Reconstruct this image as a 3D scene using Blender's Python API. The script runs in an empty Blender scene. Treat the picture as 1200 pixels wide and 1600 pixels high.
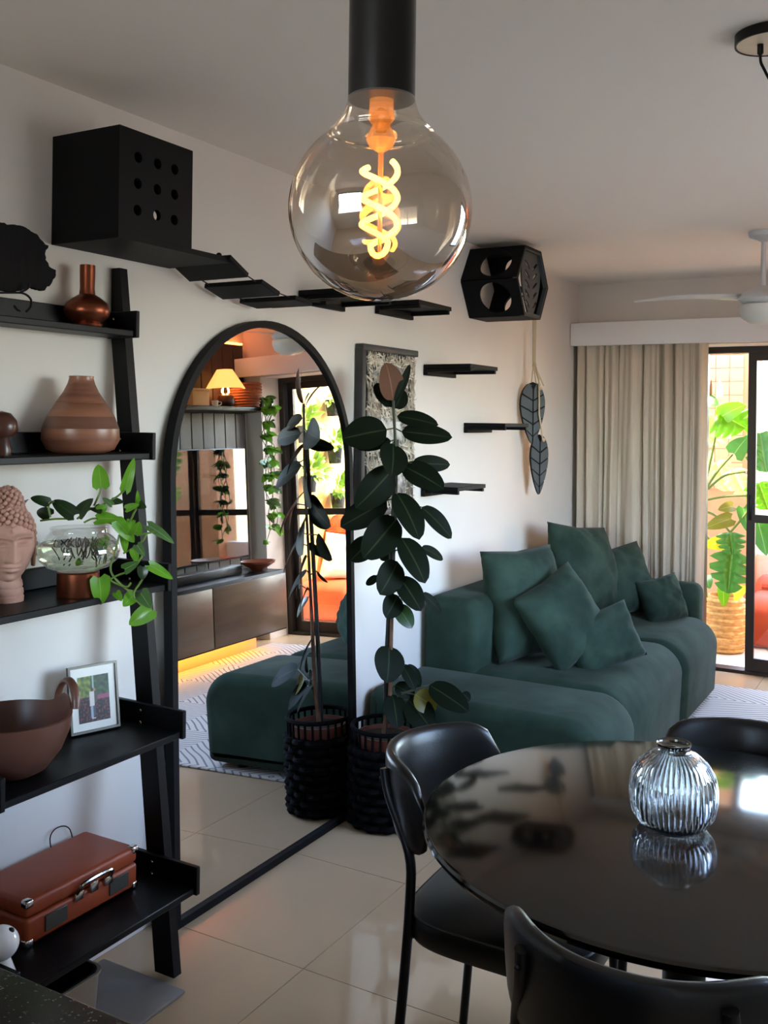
import bpy, bmesh, math, random
from mathutils import Vector, Matrix, Euler, noise
R = math.radians; PI = math.pi
sc = bpy.context.scene
COL = sc.collection

# ------------------------------------------------------------------ camera
cam = bpy.data.cameras.new('camera'); camo = bpy.data.objects.new('camera', cam); COL.objects.link(camo)
cam.sensor_fit = 'HORIZONTAL'; cam.sensor_width = 36.0; cam.lens = 1540 / 1200 * 36.0
cam.shift_y = -145 / 1200; cam.clip_start = .02
YAW, ROLL = R(29.8), R(-.75)
f_ = Vector((-math.sin(YAW), math.cos(YAW), 0)); r_ = Vector((math.cos(YAW), math.sin(YAW), 0)); d_ = Vector((0, 0, -1))
r2 = r_ * math.cos(ROLL) + d_ * math.sin(ROLL); d2 = -r_ * math.sin(ROLL) + d_ * math.cos(ROLL)
mw = Matrix.Identity(4)
for i in range(3):
    mw[i][0] = r2[i]; mw[i][1] = -d2[i]; mw[i][2] = -f_[i]
mw.translation = (2.106, 0, 1.56)
camo.matrix_world = mw
sc.camera = camo

# ------------------------------------------------------------------ world, sun, exposure
sc.view_settings.view_transform = 'Standard'; sc.view_settings.look = 'None'
sc.view_settings.gamma = 1.0; sc.view_settings.use_curve_mapping = False
sc.view_settings.exposure = 0.08
w = bpy.data.worlds.new('world'); sc.world = w; w.use_nodes = True
nt = w.node_tree; bg = nt.nodes['Background']
sky = nt.nodes.new('ShaderNodeTexSky'); sky.sky_type = 'NISHITA'; sky.sun_disc = False
sky.sun_elevation = R(46); sky.sun_rotation = R(-60); sky.altitude = 50; sky.dust_density = 2.0
nt.links.new(sky.outputs[0], bg.inputs[0]); bg.inputs[1].default_value = 5.5
def lamp(kind, name, loc, energy, color, **kw):
    l = bpy.data.lights.new(name, kind); l.energy = energy; l.color = color
    for k, v in kw.items():
        if k not in ('rot', 'dir'): setattr(l, k, v)
    o = bpy.data.objects.new(name, l); COL.objects.link(o); o.location = loc
    if 'dir' in kw: o.rotation_euler = Vector(kw['dir']).to_track_quat('-Z', 'Y').to_euler()
    return o
lamp('SUN', 'sun', (0, 9, 6), 34.0, (1, .9, .74), dir=(.62, -.22, -.75), angle=R(.6))
# daylight through the openings of the room: balcony door, window of the dining side, kitchen window
dl = lamp('AREA', 'door_sky_portal', (1.67, 6.45, 1.02), 1, (1, 1, 1), dir=(0, -1, 0), shape='RECTANGLE', size=1.85, size_y=2.0); dl.data.cycles.is_portal = True
lamp('AREA', 'side_window_daylight', (3.06, 3.3, 1.55), 15, (.95, .97, 1), dir=(-1, 0, -.05), shape='RECTANGLE', size=1.8, size_y=1.2)
lamp('AREA', 'kitchen_window_daylight', (1.4, -2.42, 1.6), 15, (1, .95, .88), dir=(0, 1, .45), shape='RECTANGLE', size=1.6, size_y=1.2)

# ------------------------------------------------------------------ materials
def lin(c):
    return tuple(((x / 255) / 12.92 if x / 255 <= .04045 else ((x / 255 + .055) / 1.055) ** 2.4) for x in c)
def M(name, col, rough=.5, metal=0., spec=.5, nz=None, col2=None, bump=None, sheen=0, trans=0, ior=1.45, emit=None, alpha=None, stretch=None, coat=0):
    m = bpy.data.materials.new(name); m.use_nodes = True; t = m.node_tree; b = t.nodes['Principled BSDF']; I = b.inputs
    c = lin(col) + (1,); I['Base Color'].default_value = c; I['Roughness'].default_value = rough; I['Metallic'].default_value = metal
    I['Specular IOR Level'].default_value = spec; I['Sheen Weight'].default_value = sheen; I['Transmission Weight'].default_value = trans; I['IOR'].default_value = ior
    I['Coat Weight'].default_value = coat
    if sheen: I['Sheen Roughness'].default_value = .4
    if emit: I['Emission Color'].default_value = lin(emit[0]) + (1,); I['Emission Strength'].default_value = emit[1]
    if nz or bump:
        tc = t.nodes.new('ShaderNodeTexCoord'); mp = t.nodes.new('ShaderNodeMapping'); t.links.new(tc.outputs['Object'], mp.inputs[0])
        if stretch: mp.inputs['Scale'].default_value = stretch
    if nz:
        n = t.nodes.new('ShaderNodeTexNoise'); n.inputs['Scale'].default_value = nz; n.inputs['Detail'].default_value = 5
        t.links.new(mp.outputs[0], n.inputs['Vector'])
        rp = t.nodes.new('ShaderNodeValToRGB'); rp.color_ramp.elements[0].position = .32; rp.color_ramp.elements[1].position = .7
        rp.color_ramp.elements[0].color = c; rp.color_ramp.elements[1].color = lin(col2 or col) + (1,)
        t.links.new(n.outputs[0], rp.inputs[0]); t.links.new(rp.outputs[0], I['Base Color'])
    if bump:
        n2 = t.nodes.new('ShaderNodeTexNoise'); n2.inputs['Scale'].default_value = bump[0]; n2.inputs['Detail'].default_value = 3
        t.links.new(mp.outputs[0], n2.inputs['Vector'])
        bp = t.nodes.new('ShaderNodeBump'); bp.inputs['Strength'].default_value = bump[1]; bp.inputs['Distance'].default_value = bump[2] if len(bump) > 2 else .002
        t.links.new(n2.outputs[0], bp.inputs['Height']); t.links.new(bp.outputs[0], I['Normal'])
    return m
def leafmat(name, col, rib, back=None, rough=.3, transl=0., spec=.5, var=None):
    """leaf: lighter midrib along the middle of the UV, optional other colour on the underside"""
    m = M(name, col, rough, spec=spec); t = m.node_tree; b = t.nodes['Principled BSDF']; N = t.nodes.new; K = t.links.new
    uv = N('ShaderNodeUVMap'); sp = N('ShaderNodeSeparateXYZ'); K(uv.outputs[0], sp.inputs[0])
    a = N('ShaderNodeMath'); a.operation = 'SUBTRACT'; K(sp.outputs[1], a.inputs[0]); a.inputs[1].default_value = .5
    ab = N('ShaderNodeMath'); ab.operation = 'ABSOLUTE'; K(a.outputs[0], ab.inputs[0])
    mr = N('ShaderNodeMapRange'); mr.inputs[1].default_value = .012; mr.inputs[2].default_value = .035; mr.inputs[3].default_value = 1; mr.inputs[4].default_value = 0; K(ab.outputs[0], mr.inputs[0])
    base = None
    if var:
        tc = N('ShaderNodeTexCoord'); n = N('ShaderNodeTexNoise'); n.inputs['Scale'].default_value = 18; K(tc.outputs['Object'], n.inputs['Vector'])
        v = N('ShaderNodeMix'); v.data_type = 'RGBA'; v.inputs[6].default_value = lin(col) + (1,); v.inputs[7].default_value = lin(var) + (1,); K(n.outputs[0], v.inputs[0]); base = v.outputs[2]
    mx = N('ShaderNodeMix'); mx.data_type = 'RGBA'; mx.inputs[6].default_value = lin(col) + (1,); mx.inputs[7].default_value = lin(rib) + (1,); K(mr.outputs[0], mx.inputs[0])
    if base: K(base, mx.inputs[6])
    o = mx.outputs[2]
    if back:
        g = N('ShaderNodeNewGeometry'); m2 = N('ShaderNodeMix'); m2.data_type = 'RGBA'; m2.inputs[7].default_value = lin(back) + (1,); K(g.outputs['Backfacing'], m2.inputs[0]); K(o, m2.inputs[6]); o = m2.outputs[2]
    K(o, b.inputs['Base Color'])
    if transl:
        tr = N('ShaderNodeBsdfTranslucent'); K(o, tr.inputs[0]); ms = N('ShaderNodeMixShader'); ms.inputs[0].default_value = transl
        K(b.outputs[0], ms.inputs[1]); K(tr.outputs[0], ms.inputs[2]); K(ms.outputs[0], t.nodes['Material Output'].inputs[0])
    return m
def thin_glass(name, tint, gloss, face=.1, edge=.6, gcol=(1, 1, 1), rough=0.0):
    """a thin pane: clear or tinted see-through mixed with a mirror-like reflection"""
    m = bpy.data.materials.new(name); m.use_nodes = True; t = m.node_tree; t.nodes.clear(); N = t.nodes.new; K = t.links.new
    o = N('ShaderNodeOutputMaterial'); tr = N('ShaderNodeBsdfTransparent'); tr.inputs[0].default_value = tint + (1,)
    g = N('ShaderNodeBsdfGlossy'); g.inputs['Roughness'].default_value = rough; g.inputs['Color'].default_value = gcol + (1,)
    lw = N('ShaderNodeLayerWeight'); lw.inputs[0].default_value = gloss
    mr = N('ShaderNodeMapRange'); mr.inputs[3].default_value = face; mr.inputs[4].default_value = edge; K(lw.outputs['Facing'], mr.inputs[0])
    mx = N('ShaderNodeMixShader'); K(mr.outputs[0], mx.inputs[0]); K(tr.outputs[0], mx.inputs[1]); K(g.outputs[0], mx.inputs[2]); K(mx.outputs[0], o.inputs[0])
    return m
def emitmat(name, col, s):
    m = bpy.data.materials.new(name); m.use_nodes = True; t = m.node_tree; t.nodes.clear()
    o = t.nodes.new('ShaderNodeOutputMaterial'); e = t.nodes.new('ShaderNodeEmission'); e.inputs[0].default_value = lin(col) + (1,); e.inputs[1].default_value = s
    t.links.new(e.outputs[0], o.inputs[0]); return m

wallpaint = M('wall_paint', (214, 207, 200), .8, bump=(60, .08), nz=1.2, col2=(208, 201, 194))
ceilpaint = M('ceiling_paint', (238, 231, 221), .85)
whitepaint = M('white_board', (226, 224, 224), .5)
tilem = M('porcelain_tile', (184, 160, 131), .07, nz=1.6, col2=(176, 153, 125))
grout = M('grout', (95, 84, 74), .9)
blackwood = M('black_painted_wood', (5, 5, 7), .42, bump=(40, .1), nz=14, col2=(8, 8, 10), spec=.22)
blackcat = M('black_melamine', (8, 8, 10), .6, nz=7, col2=(12, 12, 15), spec=.18)
blackmetal = M('black_metal', (6, 6, 7), .4, spec=.3)
socketm = M('satin_black_socket', (14, 14, 16), .3, metal=.2)
wovenblack = M('black_dyed_fibre', (6, 6, 8), .85, spec=.1)
blackleather = M('black_leather', (6, 6, 7), .34, bump=(220, .12), nz=9, col2=(9, 9, 10), spec=.45)
lacquer = M('black_lacquer', (9, 8, 8), .09, spec=.6)
greenvel = M('green_velvet', (37, 51, 43), .9, nz=5.5, col2=(52, 69, 59), sheen=.05, spec=.06, bump=(90, .15))
greenvel2 = M('green_velvet_cushion', (38, 51, 44), .9, nz=7, col2=(54, 71, 61), sheen=.05, spec=.06, bump=(70, .2))
mirrorm = M('mirror_silver', (236, 236, 236), 0, metal=1)
copper = M('brown_copper', (128, 68, 44), .32, metal=.85, nz=6, col2=(108, 56, 38))
gourdm = M('turned_wood_bands', (98, 60, 46), .34, nz=3, col2=(146, 96, 72), stretch=(1, 1, 14), spec=.6)
gourdd = M('turned_wood_dark', (84, 52, 41), .32, nz=3, col2=(108, 70, 54), stretch=(1, 1, 14), spec=.6); gourdl = M('turned_wood_light', (118, 75, 57), .34, nz=3, col2=(150, 100, 76), stretch=(1, 1, 14), spec=.6)
darkwood = M('dark_turned_wood', (58, 32, 24), .3, nz=5, col2=(74, 42, 32))
clay = M('brown_clay', (78, 47, 37), .36, nz=5, col2=(96, 62, 50), bump=(25, .15))
buddham = M('carved_terracotta', (158, 116, 100), .75, nz=16, col2=(178, 136, 120), bump=(80, .8), stretch=(1, 1, .3))
tanleather = M('tan_leatherette', (160, 72, 38), .42, nz=4, col2=(146, 63, 33), bump=(300, .1))
nickel = M('nickel', (205, 198, 190), .22, metal=1)
grille = M('grey_grille', (64, 60, 54), .6)
granite = M('black_granite', (12, 12, 13), .2, spec=.25)
whiteglaze = M('white_glaze', (240, 240, 240), .12)
steel = M('brushed_steel', (176, 168, 156), .3, metal=.5)
greymat = M('grey_slab', (120, 113, 107), .55, nz=5, col2=(108, 101, 95))
curtainm = M('linen_curtain', (196, 182, 164), .9, nz=40, col2=(184, 170, 152), stretch=(1, 1, .06))
bronze = M('dark_bronze_aluminium', (44, 36, 32), .4, metal=.3)
ropem = M('jute_rope', (186, 168, 140), .9)
greywood = M('grey_black_wood', (66, 70, 72), .55, nz=12, col2=(56, 60, 63))
twig = M('pale_twig', (224, 214, 198), .8, nz=9, col2=(188, 176, 160))
artdark = M('dark_aged_wood', (38, 36, 38), .5, nz=9, col2=(58, 57, 60), bump=(20, .4))
artsilver = M('worn_silver_leaf', (70, 72, 78), .4, metal=.4, nz=18, col2=(150, 154, 160))
fanm = M('white_fan_enamel', (196, 198, 200), .3)
fandome = M('frosted_dome', (216, 214, 206), .4, trans=.15)
rubberleaf = leafmat('rubber_leaf', (14, 21, 12), (40, 50, 32), back=(26, 25, 16), rough=.5, spec=.05)
rubberbrown = leafmat('rubber_leaf_underside', (90, 62, 47), (116, 84, 66), rough=.6, spec=.1)
rubberyellow = leafmat('rubber_leaf_yellow', (92, 88, 22), (120, 116, 50), rough=.35)
rubberfresh = leafmat('rubber_leaf_fresh', (34, 56, 28), (70, 90, 50), rough=.3)
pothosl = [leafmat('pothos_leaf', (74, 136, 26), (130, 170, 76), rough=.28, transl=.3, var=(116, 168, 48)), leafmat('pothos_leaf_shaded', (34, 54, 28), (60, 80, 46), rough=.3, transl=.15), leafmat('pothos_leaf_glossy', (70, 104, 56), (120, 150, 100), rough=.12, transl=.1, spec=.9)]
stemgreen = M('pothos_stem', (96, 122, 52), .5); rootm = M('dark_root', (42, 34, 26), .8); barkm = M('bark', (112, 78, 56), .8, nz=30, col2=(84, 56, 42)); stakem = M('black_stake', (16, 16, 17), .4)
darkstem = M('dark_green_stem', (48, 52, 34), .6)
monl = [leafmat('monstera_bright', (112, 172, 22), (170, 210, 80), transl=.45), leafmat('monstera_sunlit', (214, 214, 130), (230, 230, 170), transl=.4), leafmat('monstera_dark', (66, 118, 40), (110, 150, 80), transl=.35), leafmat('monstera_bluish', (130, 180, 168), (170, 210, 200), transl=.3), leafmat('monstera_rusty', (140, 90, 60), (160, 110, 80)), leafmat('monstera_olive', (110, 112, 36), (140, 140, 60), transl=.3), leafmat('monstera_yellow', (206, 206, 30), (224, 224, 90), transl=.4)]  # the pale yellow variant has sunlight put into its leaf colour
foliagem = leafmat('planter_foliage', (72, 112, 34), (120, 150, 70), transl=.25, var=(112, 146, 48))
strawm = M('straw_basket', (214, 170, 104), .8, nz=30, col2=(180, 130, 70))
orangem = M('orange_suede', (186, 70, 28), .8, nz=6, col2=(164, 58, 22), bump=(30, .2))
creamcush = M('cream_cushion', (232, 222, 206), .9)
peach = M('peach_ceramic_tile', (222, 170, 126), .35, nz=2, col2=(214, 160, 116)); peachg = M('peach_grout', (196, 144, 104), .9)
yellowm = M('ochre_plaster', (206, 160, 84), .8); whiteout = M('white_render', (236, 232, 224), .8)
pale = M('pale_paving', (214, 202, 184), .6)
panelbrown = M('brown_panel_board', (50, 34, 29), .5, nz=4, col2=(62, 42, 35), stretch=(6, 6, .6)); panelgrey = M('grey_panel_board', (66, 68, 66), .5, nz=4, col2=(74, 76, 74))
tvscreen = M('tv_screen', (3, 3, 4), .03, spec=1.0, coat=1.0)
tvscreen.node_tree.nodes['Principled BSDF'].inputs['Coat IOR'].default_value = 2.2
consolem = M('console_veneer', (84, 68, 52), .3, nz=3, col2=(106, 88, 68), stretch=(4, .7, 4))
lampshade = M('pleated_shade', (250, 214, 160), .8, trans=0, emit=((255, 176, 88), 1.6)); 
ledm = emitmat('warm_led', (255, 176, 70), 60.); ledo = emitmat('amber_led', (255, 128, 60), 14.); filam = emitmat('filament', (255, 176, 70), 22.); fstem = M('amber_glass_stem', (255, 190, 110), .15, emit=((255, 160, 60), .3), trans=.75)
bulbglass = thin_glass('smoked_bulb_glass', (.68, .61, .54), .35, face=.2, edge=.62, gcol=(.95, .90, .86))
t = bulbglass.node_tree; N = t.nodes.new; K = t.links.new     # smoke coating fades out towards the neck
tc = N('ShaderNodeTexCoord'); sp = N('ShaderNodeSeparateXYZ'); K(tc.outputs['Object'], sp.inputs[0])
mrz = N('ShaderNodeMapRange'); mrz.interpolation_type = 'SMOOTHSTEP'; mrz.inputs[1].default_value = .062; mrz.inputs[2].default_value = -.03; K(sp.outputs[2], mrz.inputs[0])
mc = N('ShaderNodeMix'); mc.data_type = 'RGBA'; mc.inputs[6].default_value = (.95, .90, .84, 1); mc.inputs[7].default_value = (.60, .52, .44, 1); K(mrz.outputs[0], mc.inputs[0])
for n in t.nodes:
    if n.type == 'BSDF_TRANSPARENT': K(mc.outputs[2], n.inputs[0])
    if n.type == 'MAP_RANGE' and n is not mrz:
        a_ = N('ShaderNodeMath'); a_.operation = 'MULTIPLY_ADD'; a_.inputs[1].default_value = .30; a_.inputs[2].default_value = .07; K(mrz.outputs[0], a_.inputs[0]); K(a_.outputs[0], n.inputs[3])
paneglass = thin_glass('door_pane_glass', (.95, .97, .96), .3, face=.05, edge=.5)
bowlglass = thin_glass('clear_bowl_glass', (.9, .92, .9), .35, face=.06, edge=.6)
waterm = M('water', (205, 208, 190), .02, trans=1, ior=1.12)
vaseglass = M('ribbed_glass', (226, 230, 232), .01, trans=1, ior=1.45)
framemetal = M('pewter_frame', (92, 88, 82), .35, metal=.8); mattm = M('white_mount', (226, 222, 214), .7)
pinkbox = M('ochre_box', (200, 150, 92), .6); wicker = M('rust_wicker', (172, 92, 52), .7, nz=30, col2=(140, 72, 40)); bowlwood = M('reddish_wood', (112, 56, 34), .35)
canopyunder = M('beige_canopy', (205, 190, 168), .35)
soil = M('soil', (40, 30, 24), .95); redpot = M('rust_pot', (96, 44, 30), .6); blackfelt = M('black_felt', (22, 22, 22), .9)
# granite with pale mineral flecks
t = granite.node_tree; vo = t.nodes.new('ShaderNodeTexVoronoi'); vo.inputs['Scale'].default_value = 480
tc = t.nodes.new('ShaderNodeTexCoord'); t.links.new(tc.outputs['Object'], vo.inputs['Vector'])
wn = t.nodes.new('ShaderNodeSeparateColor'); t.links.new(vo.outputs['Color'], wn.inputs[0])
rp = t.nodes.new('ShaderNodeValToRGB'); rp.color_ramp.elements[0].position = .93; rp.color_ramp.elements[0].color = (.0035, .0035, .004, 1); rp.color_ramp.elements[1].position = 1.0; rp.color_ramp.elements[1].color = (.09, .09, .1, 1)
t.links.new(wn.outputs[0], rp.inputs[0]); t.links.new(rp.outputs[0], t.nodes['Principled BSDF'].inputs['Base Color'])
# rug: pale pile printed with dark nested chevron lines
rugm = M('patterned_rug', (196, 196, 196), .95); t = rugm.node_tree; N = t.nodes.new; K = t.links.new
tc = N('ShaderNodeTexCoord'); nn = N('ShaderNodeTexNoise'); nn.inputs['Scale'].default_value = 2.2; K(tc.outputs['Object'], nn.inputs['Vector'])
ad = N('ShaderNodeMix'); ad.data_type = 'VECTOR'; ad.inputs[0].default_value = .06; K(tc.outputs['Object'], ad.inputs[4]); K(nn.outputs['Color'], ad.inputs[5])
sp = N('ShaderNodeSeparateXYZ'); K(ad.outputs[1], sp.inputs[0])
def mth(op, a, b=None):
    n = N('ShaderNodeMath'); n.operation = op
    for i, x in enumerate((a, b)):
        if x is None: continue
        if isinstance(x, (int, float)): n.inputs[i].default_value = x
        else: K(x, n.inputs[i])
    return n.outputs[0]
pp = mth('PINGPONG', sp.outputs[0], .31); p2 = mth('PINGPONG', sp.outputs[1], .42)
s_ = mth('SINE', mth('MULTIPLY', mth('ADD', mth('MULTIPLY', pp, .8), p2), 2 * PI / .040))
mr = N('ShaderNodeMapRange'); mr.inputs[1].default_value = .5; mr.inputs[2].default_value = .85; K(s_, mr.inputs[0])
mx = N('ShaderNodeMix'); mx.data_type = 'RGBA'; mx.inputs[6].default_value = lin((190, 188, 184)) + (1,); mx.inputs[7].default_value = lin((112, 114, 118)) + (1,); K(mr.outputs[0], mx.inputs[0]); K(mx.outputs[2], t.nodes['Principled BSDF'].inputs['Base Color'])
# flat photograph print
printm = M('photo_print', (128, 128, 128), .35); t = printm.node_tree; at_ = t.nodes.new('ShaderNodeAttribute'); at_.attribute_name = 'Col'; t.links.new(at_.outputs['Color'], t.nodes['Principled BSDF'].inputs['Base Color'])

# ------------------------------------------------------------------ mesh helpers
class MB:
    def __init__(s): s.v = []; s.f = []; s.uv = None
    def add(s, vs, fs, uv=None):
        n = len(s.v); s.v += [tuple(v) for v in vs]; s.f += [tuple(i + n for i in f) for f in fs]
        if uv is not None: s.uv = (s.uv or []) + list(uv)
        return s
    def box(s, x0, y0, z0, x1, y1, z1):
        vs = [(x, y, z) for x in (x0, x1) for y in (y0, y1) for z in (z0, z1)]
        return s.add(vs, [(0, 1, 3, 2), (4, 6, 7, 5), (0, 4, 5, 1), (2, 3, 7, 6), (0, 2, 6, 4), (1, 5, 7, 3)])
    def bm(s, b, mat=None):
        if mat: bmesh.ops.transform(b, matrix=mat, verts=b.verts)
        b.verts.index_update(); s.add([v.co.copy() for v in b.verts], [[v.index for v in f.verts] for f in b.faces]); b.free(); return s
    def rbox(s, x0, y0, z0, x1, y1, z1, r=.005, seg=2, mat=None):
        b = bmesh.new(); bmesh.ops.create_cube(b, size=1)
        for v in b.verts: v.co = Vector((x0 + (v.co.x + .5) * (x1 - x0), y0 + (v.co.y + .5) * (y1 - y0), z0 + (v.co.z + .5) * (z1 - z0)))
        bmesh.ops.bevel(b, geom=b.edges[:], offset=r, segments=seg, profile=.5, affect='EDGES')
        return s.bm(b, mat)
    def lathe(s, c, prof, seg=32, axis=None):
        vs = []; fs = []; n = len(prof)
        q = Vector((0, 0, 1)).rotation_difference(Vector(axis)) if axis else None
        for r, z in prof:
            for k in range(seg):
                a = 2 * PI * k / seg; p = Vector((r * math.cos(a), r * math.sin(a), z))
                if q: p = q @ p
                vs.append(p + Vector(c))
        for i in range(n - 1):
            for k in range(seg):
                k2 = (k + 1) % seg; fs.append((i * seg + k, i * seg + k2, (i + 1) * seg + k2, (i + 1) * seg + k))
        if prof[0][0] > 1e-6: fs.append(tuple(range(seg))[::-1])
        if prof[-1][0] > 1e-6: fs.append(tuple((n - 1) * seg + k for k in range(seg)))
        return s.add(vs, fs)
    def tube(s, pts, r, seg=8, closed=False, flat=1.0):
        P = [Vector(p) for p in pts]; n = len(P); vs = []; fs = []; up = None
        for i in range(n):
            a = P[(i - 1) % n] if (closed or i > 0) else P[i]; b = P[(i + 1) % n] if (closed or i < n - 1) else P[i]
            t = (b - a).normalized()
            if up is None:
                up = Vector((0, 0, 1)) if abs(t.z) < .9 else Vector((1, 0, 0))
            sd = t.cross(up)
            if sd.length < 1e-5: sd = t.orthogonal()
            sd.normalize(); up = sd.cross(t).normalized()
            rr = r[i] if isinstance(r, (list, tuple)) else r
            for k in range(seg):
                an = 2 * PI * k / seg; vs.append(P[i] + sd * rr * math.cos(an) + up * rr * flat * math.sin(an))
        for i in range(n if closed else n - 1):
            j = (i + 1) % n
            for k in range(seg):
                k2 = (k + 1) % seg; fs.append((i * seg + k, i * seg + k2, j * seg + k2, j * seg + k))
        if not closed: fs.append(tuple(range(seg))[::-1]); fs.append(tuple((n - 1) * seg + k for k in range(seg)))
        return s.add(vs, fs)
    def grid(s, fn, nu, nv, uv=False):
        vs = []; uvs = []
        for i in range(nu + 1):
            for j in range(nv + 1): vs.append(fn(i / nu, j / nv)); uvs.append((i / nu, j / nv))
        fs = [(i * (nv + 1) + j, (i + 1) * (nv + 1) + j, (i + 1) * (nv + 1) + j + 1, i * (nv + 1) + j + 1) for i in range(nu) for j in range(nv)]
        return s.add(vs, fs, uvs if uv else None)
    def prism(s, poly, off):
        n = len(poly); P = [Vector(p) for p in poly]; o = Vector(off)
        return s.add(P + [p + o for p in P], [tuple(range(n))[::-1], tuple(range(n, 2 * n))] + [(i, (i + 1) % n, n + (i + 1) % n, n + i) for i in range(n)])
    def sphere(s, c, r, nu=10, nv=6, sx=1, sy=1, sz=1):
        prof = [(max(0, math.sin(PI * i / nv)) * r, -math.cos(PI * i / nv) * r) for i in range(nv + 1)]; prof[0] = (0, -r); prof[-1] = (0, r)
        m = MB().lathe((0, 0, 0), prof, nu)
        return s.add([(c[0] + x * sx, c[1] + y * sy, c[2] + z * sz) for x, y, z in m.v], m.f)
    def build(s, name, mat, parent=None, sharp=38, kind=None, label=None):
        me = bpy.data.meshes.new(name); L = wl(parent)
        me.from_pydata([(x - L[0], y - L[1], z - L[2]) for x, y, z in s.v], [], s.f)
        if s.uv:
            u = me.uv_layers.new(name='UVMap')
            for l in me.loops: u.data[l.index].uv = s.uv[l.vertex_index]
        return link(name, me, mat, parent, sharp, kind, label)
def wl(p):
    v = Vector((0, 0, 0))
    while p: v = v + p.location; p = p.parent
    return v
def link(name, me, mat, parent=None, sharp=38, kind=None, label=None):
    b = bmesh.new(); b.from_mesh(me); bmesh.ops.remove_doubles(b, verts=b.verts, dist=1e-6)
    if not me.uv_layers: bmesh.ops.recalc_face_normals(b, faces=b.faces)
    b.to_mesh(me); b.free()
    me.shade_smooth()
    if sharp: me.set_sharp_from_angle(angle=R(sharp))
    if mat: me.materials.append(mat)
    o = bpy.data.objects.new(name, me); COL.objects.link(o); o.parent = parent
    if kind: o['kind'] = kind
    if label: o['label'] = label
    return o
def share(src, name, parent, loc=(0, 0, 0), rot=None):
    o = bpy.data.objects.new(name, src.data); COL.objects.link(o); o.parent = parent; o.location = loc
    if rot: o.rotation_euler = rot
    return o
def thing(name, label, cat, loc=(0, 0, 0), group=None):
    o = bpy.data.objects.new(name, None); COL.objects.link(o); o.location = loc; o.empty_display_size = .05
    o['label'] = label; o['category'] = cat
    if group: o['group'] = group
    return o
def tag(o, label, cat, group=None, kind=None):
    o['label'] = label; o['category'] = cat
    if group: o['group'] = group
    if kind: o['kind'] = kind
    return o
def copy_tree(o, parent=None):
    c = o.copy(); COL.objects.link(c)
    if parent: c.parent = parent
    for ch in list(o.children): copy_tree(ch, c)
    return c
def struct(name, mb, mat, sharp=38): return mb.build(name, mat, None, sharp, kind='structure')
def board(name, outer, holes, t, mtx, mat, parent=None, label=None):
    """flat board with real cut-outs: outlines in its own plane, thickness t"""
    cu = bpy.data.curves.new('cut', 'CURVE'); cu.dimensions = '2D'; cu.fill_mode = 'BOTH'; cu.extrude = t / 2
    for poly in [outer] + holes:
        sp = cu.splines.new('POLY'); sp.points.add(len(poly) - 1); sp.use_cyclic_u = True
        for p, q in zip(sp.points, poly): p.co = (q[0], q[1], 0, 1)
    o = bpy.data.objects.new('cut', cu); COL.objects.link(o)
    me = bpy.data.meshes.new_from_object(o.evaluated_get(bpy.context.evaluated_depsgraph_get()))
    bpy.data.objects.remove(o); bpy.data.curves.remove(cu); me.name = name
    me.transform(mtx); me.transform(Matrix.Translation(-wl(parent))); me.materials.clear()
    return link(name, me, mat, parent, 30, None, label)
def frame_mtx(o, ex, ey):
    ex = Vector(ex).normalized(); ey = Vector(ey); ez = ex.cross(ey).normalized(); ey = ez.cross(ex)
    m = Matrix.Identity(4)
    for i in range(3): m[i][0] = ex[i]; m[i][1] = ey[i]; m[i][2] = ez[i]; m[i][3] = o[i]
    return m
def circ(cx, cy, r, n=20, ry=None): return [(cx + r * math.cos(2 * PI * k / n), cy + (ry or r) * math.sin(2 * PI * k / n)) for k in range(n)]
def smooth(pts, n=6):
    P = [Vector(p) for p in pts]; out = []
    for i in range(len(P) - 1):
        p0 = P[max(i - 1, 0)]; p1 = P[i]; p2 = P[i + 1]; p3 = P[min(i + 2, len(P) - 1)]
        for k in range(n):
            t = k / n; out.append(.5 * ((2 * p1) + (-p0 + p2) * t + (2 * p0 - 5 * p1 + 4 * p2 - p3) * t * t + (-p0 + 3 * p1 - 3 * p2 + p3) * t ** 3))
    out.append(P[-1]); return out
def leaf(B, T, w, n, kind='oval', fold=.12, droop=.08, nu=10, nv=4):
    B = Vector(B); T = Vector(T); a = T - B; L = a.length; a = a / L; sd = Vector(n).cross(a)
    if sd.length < 1e-3: sd = a.orthogonal()
    sd.normalize(); nn = a.cross(sd); m = MB()
    def pr(u):
        if kind == 'oval': return max(.0, math.sin(PI * min(1, u ** .92))) ** .52 * (1 - .12 * u)
        return (min(1, (u + .03) * 9) ** .5) * (max(0, 1 - u) ** .72) * (1 + .9 * u) * .86
    def fn(u, v):
        s = (v - .5) * 2; back = -.13 * L * abs(s) ** 1.5 * max(0, 1 - 4 * u) if kind == 'heart' else 0
        wv = .5 * w * pr(u) * s
        return B + a * (u * L + back) + sd * wv + nn * (fold * abs(s) * w * .5 * pr(u) - droop * L * 4 * (u - .5) ** 2 + droop * L)
    return m.grid(fn, nu, nv, True)
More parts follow.
